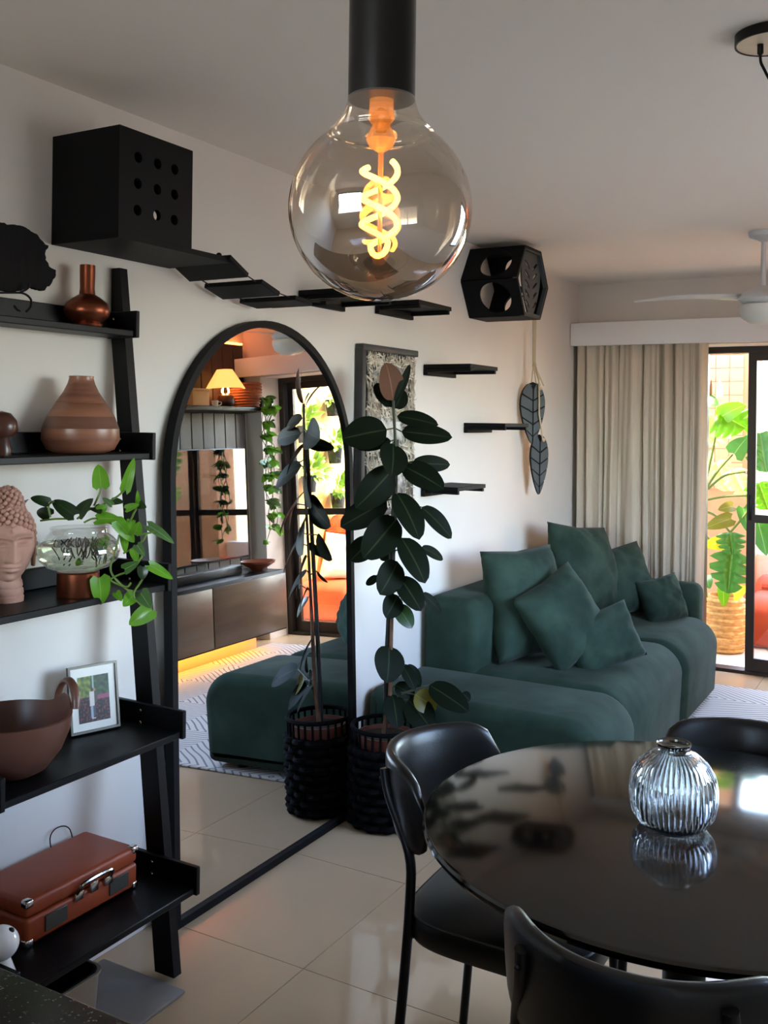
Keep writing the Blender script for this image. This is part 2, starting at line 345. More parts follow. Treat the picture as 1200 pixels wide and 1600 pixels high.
def monstera(B, T, w, n, slits=5):
    B = Vector(B); T = Vector(T); a = T - B; L = a.length; a = a / L; sd = Vector(n).cross(a).normalized(); nn = a.cross(sd)
    m = MB(); vs = []; fs = []; uv = []
    for s in (-1, 1):
        n0 = len(vs); N = slits * 4
        for i in range(N + 1):
            u = i / N; wid = .5 * w * (min(1, (u + .02) * 8) ** .6) * (max(0, 1 - u) ** .55) * (1 + .5 * u)
            notch = .55 if (i % 4 == 3 and .1 < u < .92) else 1.0
            back = -.16 * L * max(0, 1 - 3.5 * u)
            vs.append(B + a * (u * L)); uv.append((u, .5))
            vs.append(B + a * (u * L + back * .5 + .06 * L * (1 - u)) + sd * s * wid * notch * .5 + nn * wid * .12); uv.append((u, .5 + .25 * s))
            vs.append(B + a * (u * L + back + .1 * L * (1 - u)) + sd * s * wid * notch - nn * wid * .15); uv.append((u, .5 + .5 * s))
        for i in range(N):
            for k in (0, 1): fs.append((n0 + 3 * i + k, n0 + 3 * i + k + 1, n0 + 3 * i + k + 4, n0 + 3 * i + k + 3))
    return m.add(vs, fs, uv)
def pillow(name, c, wd, ht, th, nrm, up, seed, mat, label, group=None):
    n = Vector(nrm).normalized(); u = Vector(up); x = u.cross(n).normalized(); u = n.cross(x); c = Vector(c)
    m = MB()
    def side(sg):
        def fn(p, q):
            a = 2 * p - 1; b = 2 * q - 1
            k = (1 - abs(a) ** 2.6) ** .55 * (1 - abs(b) ** 2.6) ** .55 if abs(a) < 1 and abs(b) < 1 else 0
            pinch = 1 - .07 * (1 - a * a) * 0 ; ex = a * wd / 2 * (1 - .09 * (1 - b * b) * a * a * 0 - .07 * (1 - abs(b)) * abs(a)); ey = b * ht / 2 * (1 - .07 * (1 - abs(a)) * abs(b))
            q3 = Vector((a * 2.2 + seed, b * 2.2, sg)); wr = noise.noise(q3) * .016 + noise.noise(q3 * 2.7) * .008
            edge = max(abs(a), abs(b)); wr2 = .012 * math.sin(14 * math.atan2(b, a) + seed) * max(0, edge - .45) * (1 - edge) * 4
            return c + x * ex + u * ey + n * (sg * (th / 2 * k + (wr + wr2) * (1 if k > .05 else 0) * min(1, k * 2)))
        return fn
    m.grid(side(1), 22, 22); m.grid(side(-1), 22, 22)
    o = m.build(name, mat, None, 0); tag(o, label, 'cushion', group)
    return o
def profile_block(prof, y0, y1, bev, seg=3):
    """upholstered block: profile in x-z swept along y with rounded ends"""
    b = bmesh.new(); n = len(prof)
    A = [b.verts.new((x, y0, z)) for x, z in prof]; B = [b.verts.new((x, y1, z)) for x, z in prof]
    fa = b.faces.new(A); fb = b.faces.new(B[::-1])
    for i in range(n): b.faces.new((A[i], B[i], B[(i + 1) % n], A[(i + 1) % n]))
    bmesh.ops.recalc_face_normals(b, faces=b.faces)
    es = list({e for f in (fa, fb) for e in f.edges})
    bmesh.ops.bevel(b, geom=es, offset=bev, segments=seg, profile=.5, affect='EDGES')
    return MB().bm(b)
def rprof(x0, z0, x1, z1, rs, n=6):
    """rounded rectangle in x-z: radii for the corners (x0z0, x1z0, x1z1, x0z1)"""
    out = []
    for (cx, cz, sx, sz, r, a0) in ((x0, z0, 1, 1, rs[0], 180), (x1, z0, -1, 1, rs[1], 270), (x1, z1, -1, -1, rs[2], 0), (x0, z1, 1, -1, rs[3], 90)):
        for k in range(n + 1):
            a = R(a0 + 90 * k / n); out.append((cx + sx * r + r * math.cos(a), cz + sz * r + r * math.sin(a)))
    return out
RUBBER = [((0.239, 3.328, 1.633), (0.227, 3.287, 1.778), 0.102, 'brown'), ((0.237, 3.327, 1.606), (0.157, 3.339, 1.702), 0.077, 0), ((0.246, 3.332, 1.602), (0.25, 3.392, 1.678), 0.061, 0), ((0.245, 3.332, 1.63), (0.28, 3.386, 1.776), 0.031, 0), ((0.22, 3.317, 1.52), (0.085, 3.206, 1.482), 0.115, 0), ((0.253, 3.336, 1.572), (0.393, 3.416, 1.54), 0.061, 0), ((0.269, 3.345, 1.513), (0.449, 3.425, 1.493), 0.07, 0), ((0.235, 3.326, 1.476), (0.087, 3.311, 1.445), 0.046, 0), ((0.241, 3.329, 1.466), (0.281, 3.249, 1.344), 0.107, 0), ((0.306, 3.366, 1.391), (0.412, 3.485, 1.385), 0.059, 0), ((0.275, 3.349, 1.38), (0.437, 3.384, 1.296), 0.092, 0), ((0.242, 3.33, 1.369), (0.143, 3.216, 1.218), 0.115, 0), ((0.223, 3.319, 1.246), (0.067, 3.23, 1.14), 0.094, 0), ((0.254, 3.337, 1.277), (0.371, 3.312, 1.104), 0.106, 0), ((0.339, 3.385, 1.222), (0.433, 3.463, 1.099), 0.072, 0), ((0.257, 3.339, 1.177), (0.187, 3.206, 1.031), 0.119, 0), ((0.176, 3.292, 1.102), (0.091, 3.267, 1.006), 0.082, 0), ((0.272, 3.347, 1.102), (0.383, 3.341, 0.936), 0.1, 0), ((0.34, 3.386, 1.066), (0.392, 3.474, 1.012), 0.041, 0), ((0.252, 3.336, 1.063), (0.173, 3.36, 1.007), 0.041, 0), ((0.261, 3.341, 1.01), (0.238, 3.247, 0.892), 0.102, 0), ((0.191, 3.301, 0.956), (0.143, 3.308, 0.911), 0.031, 0), ((0.266, 3.344, 0.95), (0.366, 3.344, 0.828), 0.09, 0), ((0.263, 3.342, 0.879), (0.253, 3.267, 0.803), 0.076, 0), ((0.345, 3.389, 0.89), (0.396, 3.453, 0.809), 0.037, 0), ((0.259, 3.339, 0.843), (0.327, 3.344, 0.758), 0.063, 'fresh'), ((0.236, 3.326, 0.684), (0.265, 3.263, 0.557), 0.115, 0), ((0.281, 3.352, 0.613), (0.345, 3.343, 0.523), 0.047, 0), ((0.292, 3.359, 0.608), (0.33, 3.415, 0.519), 0.053, 0), ((0.249, 3.334, 0.495), (0.302, 3.284, 0.384), 0.086, 0), ((0.303, 3.365, 0.475), (0.406, 3.367, 0.375), 0.102, 0), ((0.325, 3.377, 0.496), (0.398, 3.419, 0.441), 0.082, 'yellow'), ((0.373, 3.405, 0.533), (0.532, 3.427, 0.45), 0.086, 0), ((0.484, 3.469, 0.504), (0.511, 3.484, 0.475), 0.035, 0), ((0.258, 3.339, 0.531), (0.315, 3.395, 0.485), 0.055, 0)]
RUBBER_STEM = [(0.217, 3.316, 0.275), (0.218, 3.317, 0.316), (0.228, 3.322, 0.398), (0.241, 3.329, 0.469), (0.244, 3.331, 0.745), (0.249, 3.334, 1.052), (0.254, 3.337, 1.257), (0.25, 3.335, 1.441), (0.239, 3.328, 1.633)]
RUBBER_BRANCH = [(0.235, 3.326, 0.439), (0.271, 3.347, 0.49), (0.316, 3.372, 0.511), (0.373, 3.405, 0.531)]
STAKE = [(0.219, 3.334, 0.27), (0.222, 3.336, 0.639), (0.233, 3.342, 1.05), (0.247, 3.35, 1.482)]
POTHOS = [((0.241, 1.815, 1.378), (0.22, 1.825, 1.435), 0.04, 0), ((0.293, 1.847, 1.372), (0.308, 1.863, 1.454), 0.026, 0), ((0.141, 1.736, 1.338), (0.096, 1.718, 1.35), 0.025, 1), ((0.121, 1.76, 1.302), (0.072, 1.761, 1.314), 0.033, 1), ((0.193, 1.773, 1.307), (0.121, 1.766, 1.341), 0.037, 1), ((0.196, 1.786, 1.31), (0.256, 1.776, 1.353), 0.031, 1), ((0.236, 1.809, 1.297), (0.305, 1.819, 1.301), 0.032, 0), ((0.278, 1.818, 1.334), (0.254, 1.807, 1.352), 0.015, 2), ((0.256, 1.838, 1.34), (0.302, 1.835, 1.341), 0.02, 1), ((0.318, 1.868, 1.332), (0.324, 1.858, 1.372), 0.013, 0), ((0.311, 1.833, 1.325), (0.337, 1.852, 1.336), 0.02, 0), ((0.324, 1.865, 1.335), (0.358, 1.856, 1.329), 0.021, 1), ((0.291, 1.82, 1.294), (0.306, 1.869, 1.237), 0.033, 0), ((0.318, 1.856, 1.261), (0.348, 1.841, 1.296), 0.03, 0), ((0.299, 1.863, 1.293), (0.321, 1.838, 1.273), 0.021, 0), ((0.282, 1.856, 1.251), (0.31, 1.833, 1.213), 0.02, 0), ((0.339, 1.883, 1.281), (0.4, 1.913, 1.236), 0.025, 2), ((0.216, 1.819, 1.216), (0.259, 1.828, 1.252), 0.035, 0), ((0.335, 1.848, 1.235), (0.362, 1.847, 1.209), 0.022, 2), ((0.322, 1.846, 1.223), (0.303, 1.882, 1.184), 0.02, 0), ((0.299, 1.843, 1.171), (0.355, 1.835, 1.196), 0.026, 2), ((0.343, 1.862, 1.179), (0.344, 1.86, 1.146), 0.026, 1), ((0.355, 1.873, 1.183), (0.404, 1.906, 1.147), 0.025, 0), ((0.239, 1.815, 1.148), (0.237, 1.824, 1.077), 0.048, 0), ((0.267, 1.846, 1.108), (0.297, 1.837, 1.091), 0.02, 0), ((0.306, 1.87, 1.104), (0.305, 1.833, 1.079), 0.034, 0), ((0.318, 1.88, 1.108), (0.376, 1.857, 1.078), 0.036, 2), ((0.368, 1.87, 1.072), (0.318, 1.841, 1.033), 0.043, 0), ((0.061, 1.731, 1.341), (0.094, 1.696, 1.332), 0.017, 1), ((0.198, 1.791, 1.194), (0.214, 1.76, 1.187), 0.014, 0), ((0.248, 1.803, 1.318), (0.27, 1.81, 1.333), 0.026, 0), ((0.226, 1.808, 1.327), (0.263, 1.795, 1.313), 0.026, 1)]
POTHOS_STEMS = [[(0.191, 1.784, 1.297), (0.213, 1.797, 1.318), (0.243, 1.814, 1.332), (0.276, 1.833, 1.353), (0.296, 1.844, 1.373)], [(0.206, 1.793, 1.288), (0.232, 1.808, 1.299), (0.273, 1.831, 1.283), (0.314, 1.855, 1.261), (0.347, 1.874, 1.263), (0.365, 1.884, 1.269)], [(0.258, 1.823, 1.289), (0.302, 1.848, 1.29), (0.317, 1.856, 1.316), (0.324, 1.86, 1.333)], [(0.347, 1.874, 1.265), (0.329, 1.863, 1.235), (0.294, 1.843, 1.211)], [(0.284, 1.838, 1.258), (0.277, 1.834, 1.225), (0.269, 1.829, 1.196), (0.267, 1.828, 1.164), (0.289, 1.841, 1.132), (0.319, 1.858, 1.107)], [(0.335, 1.867, 1.205), (0.315, 1.855, 1.171), (0.282, 1.836, 1.155), (0.267, 1.828, 1.142), (0.301, 1.847, 1.126), (0.311, 1.853, 1.137)], [(0.352, 1.876, 1.18), (0.334, 1.866, 1.141), (0.317, 1.857, 1.107), (0.334, 1.866, 1.081), (0.359, 1.88, 1.065)], [(0.184, 1.78, 1.297), (0.143, 1.757, 1.296), (0.11, 1.738, 1.291)], [(0.132, 1.751, 1.3), (0.128, 1.748, 1.33), (0.139, 1.755, 1.341)], [(0.242, 1.814, 1.378), (0.239, 1.812, 1.361), (0.228, 1.805, 1.331)]]
ROOTS = [[(0.19, 1.822, 1.24), (0.197, 1.827, 1.226), (0.204, 1.831, 1.218), (0.204, 1.83, 1.202), (0.207, 1.832, 1.187)], [(0.16, 1.785, 1.244), (0.152, 1.78, 1.234), (0.149, 1.778, 1.218), (0.153, 1.781, 1.209), (0.158, 1.784, 1.201)], [(0.155, 1.748, 1.244), (0.15, 1.746, 1.228), (0.156, 1.749, 1.218), (0.164, 1.753, 1.205), (0.167, 1.755, 1.196)], [(0.259, 1.816, 1.244), (0.257, 1.815, 1.235), (0.251, 1.812, 1.227), (0.248, 1.81, 1.214), (0.24, 1.806, 1.2)], [(0.241, 1.808, 1.248), (0.241, 1.807, 1.234), (0.234, 1.803, 1.218), (0.226, 1.799, 1.204), (0.232, 1.802, 1.196)], [(0.23, 1.776, 1.255), (0.225, 1.773, 1.24), (0.22, 1.771, 1.226), (0.227, 1.775, 1.21), (0.225, 1.773, 1.2)], [(0.13, 1.788, 1.239), (0.136, 1.792, 1.231), (0.143, 1.796, 1.223), (0.141, 1.794, 1.21), (0.148, 1.798, 1.199)], [(0.192, 1.766, 1.25), (0.185, 1.763, 1.241), (0.188, 1.765, 1.225), (0.183, 1.761, 1.217), (0.191, 1.766, 1.205)], [(0.207, 1.801, 1.243), (0.206, 1.8, 1.234), (0.213, 1.804, 1.227), (0.213, 1.804, 1.212), (0.207, 1.801, 1.198)], [(0.231, 1.812, 1.251), (0.225, 1.809, 1.236), (0.222, 1.807, 1.224), (0.23, 1.812, 1.209), (0.238, 1.817, 1.198)], [(0.197, 1.79, 1.249), (0.191, 1.787, 1.238), (0.199, 1.792, 1.222), (0.202, 1.793, 1.21), (0.199, 1.792, 1.202)], [(0.219, 1.838, 1.245), (0.223, 1.841, 1.231), (0.226, 1.842, 1.217), (0.224, 1.841, 1.203), (0.221, 1.839, 1.191)], [(0.161, 1.792, 1.239), (0.162, 1.793, 1.231), (0.163, 1.793, 1.221), (0.166, 1.795, 1.209), (0.171, 1.798, 1.196)], [(0.19, 1.826, 1.24), (0.188, 1.824, 1.225), (0.194, 1.828, 1.211), (0.202, 1.832, 1.195), (0.203, 1.833, 1.183)], [(0.233, 1.837, 1.245), (0.236, 1.839, 1.231), (0.231, 1.836, 1.216), (0.233, 1.837, 1.203), (0.231, 1.837, 1.189)], [(0.239, 1.792, 1.254), (0.238, 1.792, 1.241), (0.234, 1.789, 1.228), (0.236, 1.79, 1.22), (0.236, 1.79, 1.21)], [(0.191, 1.768, 1.252), (0.184, 1.763, 1.24), (0.182, 1.762, 1.227), (0.184, 1.763, 1.217), (0.19, 1.767, 1.21)], [(0.163, 1.81, 1.246), (0.161, 1.809, 1.238), (0.163, 1.81, 1.229), (0.164, 1.811, 1.219), (0.165, 1.812, 1.203)], [(0.237, 1.81, 1.246), (0.232, 1.807, 1.233), (0.233, 1.808, 1.217), (0.241, 1.812, 1.204), (0.238, 1.811, 1.189)], [(0.223, 1.781, 1.248), (0.225, 1.782, 1.233), (0.223, 1.781, 1.222), (0.219, 1.779, 1.211), (0.227, 1.783, 1.201)], [(0.175, 1.831, 1.243), (0.175, 1.831, 1.232), (0.173, 1.83, 1.216), (0.173, 1.83, 1.205), (0.172, 1.829, 1.196)], [(0.15, 1.802, 1.239), (0.142, 1.798, 1.226), (0.138, 1.796, 1.21), (0.143, 1.798, 1.201), (0.139, 1.796, 1.191)], [(0.197, 1.813, 1.244), (0.199, 1.814, 1.23), (0.193, 1.81, 1.216), (0.19, 1.808, 1.204), (0.187, 1.807, 1.193)], [(0.172, 1.793, 1.242), (0.165, 1.789, 1.232), (0.164, 1.789, 1.216), (0.17, 1.792, 1.204), (0.163, 1.788, 1.189)], [(0.219, 1.81, 1.245), (0.225, 1.814, 1.234), (0.224, 1.813, 1.219), (0.219, 1.81, 1.208), (0.224, 1.813, 1.2)], [(0.169, 1.809, 1.245), (0.175, 1.813, 1.236), (0.175, 1.813, 1.223), (0.175, 1.813, 1.213), (0.17, 1.809, 1.2)]]
MONSTERA = [((0.75, 7.0, 1.624), (0.93, 6.92, 1.534), 0.214, 0), ((0.75, 7.0, 1.602), (0.928, 6.92, 1.687), 0.128, 0), ((0.688, 7.25, 1.596), (0.609, 7.17, 1.418), 0.192, 1), ((0.855, 6.95, 1.357), (0.948, 6.87, 1.472), 0.126, 2), ((0.703, 7.2, 1.76), (0.722, 7.12, 1.871), 0.038, 3), ((0.605, 7.2, 1.725), (0.715, 7.12, 1.686), 0.089, 2), ((0.642, 7.2, 1.758), (0.663, 7.12, 1.872), 0.018, 4), ((0.849, 6.95, 1.003), (0.767, 6.87, 0.979), 0.07, 5), ((0.839, 6.95, 0.918), (0.685, 6.87, 0.85), 0.093, 5), ((0.797, 6.9, 0.757), (0.686, 6.82, 0.737), 0.087, 6), ((0.844, 6.9, 0.827), (0.876, 6.82, 0.692), 0.134, 2), ((0.866, 6.85, 0.695), (0.857, 6.77, 0.44), 0.188, 2), ((0.814, 6.85, 0.454), (0.832, 6.77, 0.349), 0.072, 0), ((0.863, 6.95, 0.408), (0.965, 6.87, 0.48), 0.084, 6), ((0.992, 7.1, 1.499), (1.05, 7.02, 1.235), 0.184, 2), ((0.99, 7.1, 1.159), (1.066, 7.02, 0.985), 0.156, 0), ((0.989, 7.1, 0.889), (1.057, 7.02, 0.677), 0.128, 2), ((0.801, 7.2, 1.233), (0.899, 7.12, 1.068), 0.131, 1), ((0.668, 7.3, 1.284), (0.771, 7.22, 1.085), 0.134, 1), ((0.89, 7.1, 0.983), (0.94, 7.02, 0.823), 0.086, 2), ((0.678, 6.95, 0.512), (0.722, 6.87, 0.443), 0.071, 2), ((0.615, 7.2, 1.344), (0.623, 7.12, 1.171), 0.103, 1), ((0.881, 7.15, 1.627), (0.937, 7.07, 1.484), 0.101, 0)]
MONSTERA_STEMS = [[(0.666, 7.05, 0.318), (0.641, 7.05, 0.655), (0.636, 7.05, 1.088)], [(0.636, 7.05, 1.081), (0.688, 7.05, 1.35), (0.734, 7.05, 1.603)], [(0.649, 7.05, 1.103), (0.731, 7.05, 1.236), (0.826, 7.05, 1.354)], [(0.663, 7.05, 1.104), (0.773, 7.05, 1.202), (0.912, 7.05, 1.236)], [(0.636, 7.05, 1.023), (0.775, 7.05, 1.059), (0.941, 7.05, 1.077)], [(0.623, 7.05, 0.957), (0.722, 7.05, 0.92), (0.819, 7.05, 0.812)], [(0.819, 7.05, 0.819), (0.893, 7.05, 0.916), (0.942, 7.05, 0.99)], [(0.639, 7.05, 0.799), (0.696, 7.05, 0.745), (0.808, 7.05, 0.668)]]
SLAB = [(1.636, 2.032), (1.659, 2.031), (1.682, 2.034), (1.71, 2.033), (1.726, 2.026), (1.742, 2.023), (1.755, 2.012), (1.769, 2.003), (1.783, 1.999), (1.772, 1.977), (1.774, 1.961), (1.785, 1.946), (1.808, 1.939), (1.806, 1.919), (1.792, 1.899), (1.777, 1.888), (1.765, 1.88), (1.749, 1.882), (1.732, 1.883), (1.716, 1.881), (1.697, 1.871), (1.677, 1.865), (1.639, 1.865)]
SLAB_WIRE = [[(0.095, 1.597, 1.853), (0.095, 1.619, 1.856), (0.095, 1.66, 1.861), (0.095, 1.684, 1.863), (0.095, 1.701, 1.859), (0.095, 1.712, 1.85), (0.095, 1.713, 1.839), (0.095, 1.71, 1.829), (0.095, 1.698, 1.818)], [(0.095, 1.676, 1.863), (0.095, 1.695, 1.872), (0.095, 1.705, 1.881), (0.095, 1.706, 1.89)], [(0.095, 1.661, 1.83), (0.095, 1.669, 1.821), (0.095, 1.679, 1.818)]]

# ------------------------------------------------------------------ room shell
HC = 2.453
struct('wall_left', MB().box(-.15, -2.5, 0, 0, 6.6, HC), wallpaint)
wb = MB().box(-.15, 6.22, 0, .72, 6.6, HC); wb.box(2.62, 6.22, 0, 3.05, 6.6, HC); wb.box(.72, 6.22, 2.045, 2.62, 6.6, HC)
struct('wall_back', wb, wallpaint)
wr = MB().box(2.9, -2.3, 0, 3.05, 2.4, HC); wr.box(2.77, 4.2, 0, 3.05, 6.22, HC); wr.box(2.9, 2.4, 0, 3.05, 4.2, .95); wr.box(2.9, 2.4, 2.15, 3.05, 4.2, HC)
struct('wall_right', wr, wallpaint)
wf = MB().box(0, -2.5, 0, .6, -2.3, HC); wf.box(2.2, -2.5, 0, 3.05, -2.3, HC); wf.box(.6, -2.5, 0, 2.2, -2.3, 1.0); wf.box(.6, -2.5, 2.2, 2.2, -2.3, HC)
struct('wall_front', wf, wallpaint)
struct('ceiling', MB().box(-.15, -2.5, HC, 3.05, 6.6, HC + .15), ceilpaint)
fl = struct('floor', MB().box(-.15, -2.5, -.15, 3.05, 6.6, -.0035), grout)
src = None
for i in range(-1, 4):
    for j in range(-9, 7):
        x0 = max(.538 + .6 * i, 0); x1 = min(.538 + .6 * (i + 1), 2.9); y0 = max(2.32 + .6 * j, -2.3); y1 = min(2.32 + .6 * (j + 1), 6.46)
        if x1 - x0 < .02 or y1 - y0 < .02: continue
        if x1 - x0 > .599 and y1 - y0 > .599:
            if src is None:
                src = MB().box(-.2987, -.2987, -.010, .2987, .2987, 0).build('tile', tilem, fl); src.location = ((x0 + x1) / 2, (y0 + y1) / 2, 0)
            else: share(src, 'tile', fl, ((x0 + x1) / 2, (y0 + y1) / 2, 0))
        else: MB().box(x0 + .0013, y0 + .0013, -.010, x1 - .0013, y1 - .0013, 0).build('tile', tilem, fl)
# pelmet and curtain
struct('trim_1', MB().rbox(.004, 6.05, 2.042, 2.765, 6.075, 2.187, .003).box(.004, 6.075, 2.17, 2.765, 6.218, 2.187), whitepaint)
cm = MB(); random.seed(4); ph = [random.uniform(0, 6) for _ in range(6)]
def cfn(u, v):
    x = .03 + .80 * u + .012 * math.sin(9 * u + 3 * v) * v; z = 2.06 - 2.045 * v
    a = .6 + .4 * math.sin(3.1 * u * 6 + ph[0]); k = 2 * PI * (9.5 * u + .55 * math.sin(8 * u + ph[1]) + .2 * math.sin(21 * u + ph[4]))
    y = 6.135 + (.026 + .012 * v) * a * math.sin(k + .5 * v * math.sin(5 * u + ph[2])) + .012 * math.sin(2.3 * k + ph[3]) + .01 * noise.noise(Vector((u * 30, v * 3, 1)))
    return (x + .012 * math.cos(k) * (1 - v * .4), y, z)
cm.grid(cfn, 260, 14)
cu = cm.build('curtain', curtainm, None, 0); tag(cu, 'beige linen curtain hanging in folds from the white pelmet beside the balcony door', 'curtain')
# sliding balcony door
def door_frame():
    m = MB().box(.72, 6.46, 0, .765, 6.56, 2.045); m.box(2.575, 6.46, 0, 2.62, 6.56, 2.045); m.box(.765, 6.46, 2.005, 2.575, 6.56, 2.045); m.box(.765, 6.46, 0, 2.575, 6.56, .02)
    return m
dr = struct('door_1', door_frame(), bronze)
def sash(name, x0, x1, y):
    s = MB(); s.box(x0, y, .02, x0 + .05, y + .03, 2.005); s.box(x1 - .05, y, .02, x1, y + .03, 2.005)
    s.box(x0 + .05, y, .02, x1 - .05, y + .03, .10); s.box(x0 + .05, y, 1.955, x1 - .05, y + .03, 2.005); s.box(x0 + .05, y, .945, x1 - .05, y + .03, .995)
    o = s.build(name, bronze, dr)
    MB().box(x0 + .05, y + .012, .10, x1 - .05, y + .018, .945).build('pane', paneglass, o); MB().box(x0 + .05, y + .012, .995, x1 - .05, y + .018, 1.955).build('pane', paneglass, o)
    return o
s1 = sash('sliding_panel', 1.018, 1.82, 6.475); sash('sliding_panel', 1.79, 2.572, 6.515)
MB().rbox(1.03, 6.462, .96, 1.05, 6.476, 1.12, .004).build('handle', blackmetal, s1)
# window frames of the two unseen openings
for nm, bx in (('window_1', [(2.9, 2.4, .95, 3.05, 2.45, 2.15), (2.9, 4.15, .95, 3.05, 4.2, 2.15), (2.9, 2.4, .95, 3.05, 4.2, 1.0), (2.9, 2.4, 2.1, 3.05, 4.2, 2.15), (2.95, 3.28, .95, 3.0, 3.32, 2.15)]),
               ('window_2', [(.6, -2.5, 1.0, .65, -2.3, 2.2), (2.15, -2.5, 1.0, 2.2, -2.3, 2.2), (.6, -2.5, 1.0, 2.2, -2.3, 1.05), (.6, -2.5, 2.15, 2.2, -2.3, 2.2), (1.38, -2.45, 1.0, 1.42, -2.35, 2.2)])):
    m = MB()
    for b in bx: m.box(*b)
    struct(nm, m, bronze)

# ------------------------------------------------------------------ balcony
bf = struct('balcony_floor', MB().box(-.6, 6.6, -.15, 3.3, 8.3, -.01), pale)
struct('balcony_ceiling', MB().box(-.6, 6.6, HC + .1, 3.3, 7.35, HC + .25), whiteout)
struct('wall_balcony_left', MB().box(-.6, 6.6, 0, -.45, 8.3, HC + .1), whiteout)
pw = struct('wall_balcony_peach', MB().box(-.45, 8.0, 0, .735, 8.3, 2.75).box(.735, 8.0, 0, .82, 8.3, 2.75), peachg)
src = None
for i in range(-3, 8):
    for j in range(10, 26):
        x = .73 - .105 * (7 - i) - .105; z = .105 * j
        if x < -.4: continue
        if src is None: src = MB().rbox(0, 0, 0, .101, .008, .101, .002, 1).build('tile', peach, pw); src.location = (x, 7.993, z)
        else: share(src, 'tile', pw, (x, 7.993, z))
struct('wall_balcony_right', MB().box(2.97, 6.6, 0, 3.12, 8.3, 2.6), yellowm)
struct('balcony_parapet', MB().box(.82, 8.12, 0, 2.97, 8.25, .55), whiteout)
# orange quilted sofa on the balcony
os_ = thing('orange_sofa', 'low orange quilted suede sofa on the sunny balcony behind the door', 'sofa', (1.9, 7.6, -.01))
pr = rprof(0, 0, 1, 1, (.05, .05, .12, .12))
nseg = 4
for k in range(nseg):
    x0 = .86 + k * .525; m = MB()
    dy_ = (0, 0, -.22, -.22)[k]; hb_ = (.22, .46, .66, .66)[k]
    b = profile_block([(7.28 + dy_ + .62 * u, -.008 + .34 * v) for u, v in rprof(0, 0, 1, 1, (.1, .2, .3, .3))], x0, x0 + .52, .06)
    b.v = [(y, x, z) for x, y, z in b.v]; b.build('seat_section', orangem, os_)
    b = profile_block([(7.66 + dy_ + .28 * u + (.12 * v), .2 + hb_ * v) for u, v in rprof(0, 0, 1, 1, (.2, .2, .4, .4))], x0, x0 + .52, .06)
    b.v = [(y, x, z) for x, y, z in b.v]; b.build('back_section', orangem, os_)
    for q in range(5):
        zq = .345 + (hb_ - .2) * .2 * q; yq = 7.655 + dy_ + .12 * (zq - .2) / hb_
        MB().tube([(x0 + .06, yq + .004, zq + .01), (x0 + .26, yq - .004, zq), (x0 + .46, yq + .004, zq + .01)], .007, 5).build('quilt_seam', orangem, os_)
pillow('cream_cushion', (2.60, 7.33, .52), .42, .42, .14, (-.3, -.8, .4), (0, .3, 1), 9, creamcush, 'cream cushion leaning on the orange balcony sofa')
# monstera in straw basket
bc = (.775, 7.1)
mp_ = thing('monstera_plant', 'tall bright green monstera in a straw basket on the balcony', 'plant', (bc[0], bc[1], -.01))
prof = [(.0, -.008), (.11, -.008), (.135, .05), (.142, .16), (.13, .28), (.108, .375), (.1, .375), (.12, .28), (.125, .25), (0, .25)]
MB().lathe((bc[0], bc[1], 0), prof, 28).build('basket', strawm, mp_)
for k in range(9):
    z = .01 + .042 * k; r = .118 + .026 * math.sin(PI * (k + .8) / 9.5)
    MB().tube([(bc[0] + (r + .006 * math.sin(12 * a + k * PI)) * math.cos(a), bc[1] + (r + .006 * math.sin(12 * a + k * PI)) * math.sin(a), z) for a in [2 * PI * i / 72 for i in range(72)]], .012, 6, True).build('woven_row', strawm, mp_)
for q in MONSTERA_STEMS: MB().tube(smooth(q, 5), .009, 6).build('stem', M('monstera_stem', (92, 110, 40), .6) if 'monstera_stem' not in bpy.data.materials else bpy.data.materials['monstera_stem'], mp_)
for B, T, wd, k in MONSTERA:
    (monstera(B, T, wd * 1.5, (.25, -.9, .3), 4) if wd > .13 else leaf(B, T, wd * 1.3, (.2, -.9, .3), 'heart')).build('leaf', monl[k], mp_, 0)
# black planters on the ochre wall
def foliage(c, r, n, seed, L=.09):
    m = MB(); random.seed(seed)
    for i in range(n):
        a = random.uniform(0, 2 * PI); e = random.uniform(-.5, 1.2); d = Vector((-abs(math.cos(a)) * math.cos(e), math.sin(a) * math.cos(e), math.sin(e)))
        p = Vector(c) + d * r * random.uniform(.3, 1); q = p + (d + Vector((0, 0, random.uniform(-.8, .3)))).normalized() * L
        m2 = leaf(p, q, L * .55, (-.6, -.4, .7), 'heart', nu=4, nv=2); m.add(m2.v, m2.f, m2.uv)
    return m
PL = [(7.2, 1.62, 'topmost of the near column'), (7.24, 1.18, 'lowest of the near column'), (7.68, 1.86, 'topmost of the far column'), (7.68, 1.42, 'middle of the far column'), (7.70, 1.0, 'lowest of the far column')]
for k, (y, z, wh) in enumerate(PL):
    pt = thing('wall_planter', 'black felt planter with trailing greenery on the ochre balcony wall, ' + wh, 'planter', (2.9, y, z), 'black planters on the balcony wall')
    MB().lathe((2.89, y, z), [(0, -.09), (.055, -.09), (.072, .06), (.066, .06), (.05, -.06), (0, -.06)], 14).build('pot', blackfelt, pt)
    foliage((2.88, y, z + .08), .14, 44, 20 + k).build('foliage', foliagem, pt, 0, kind='stuff')

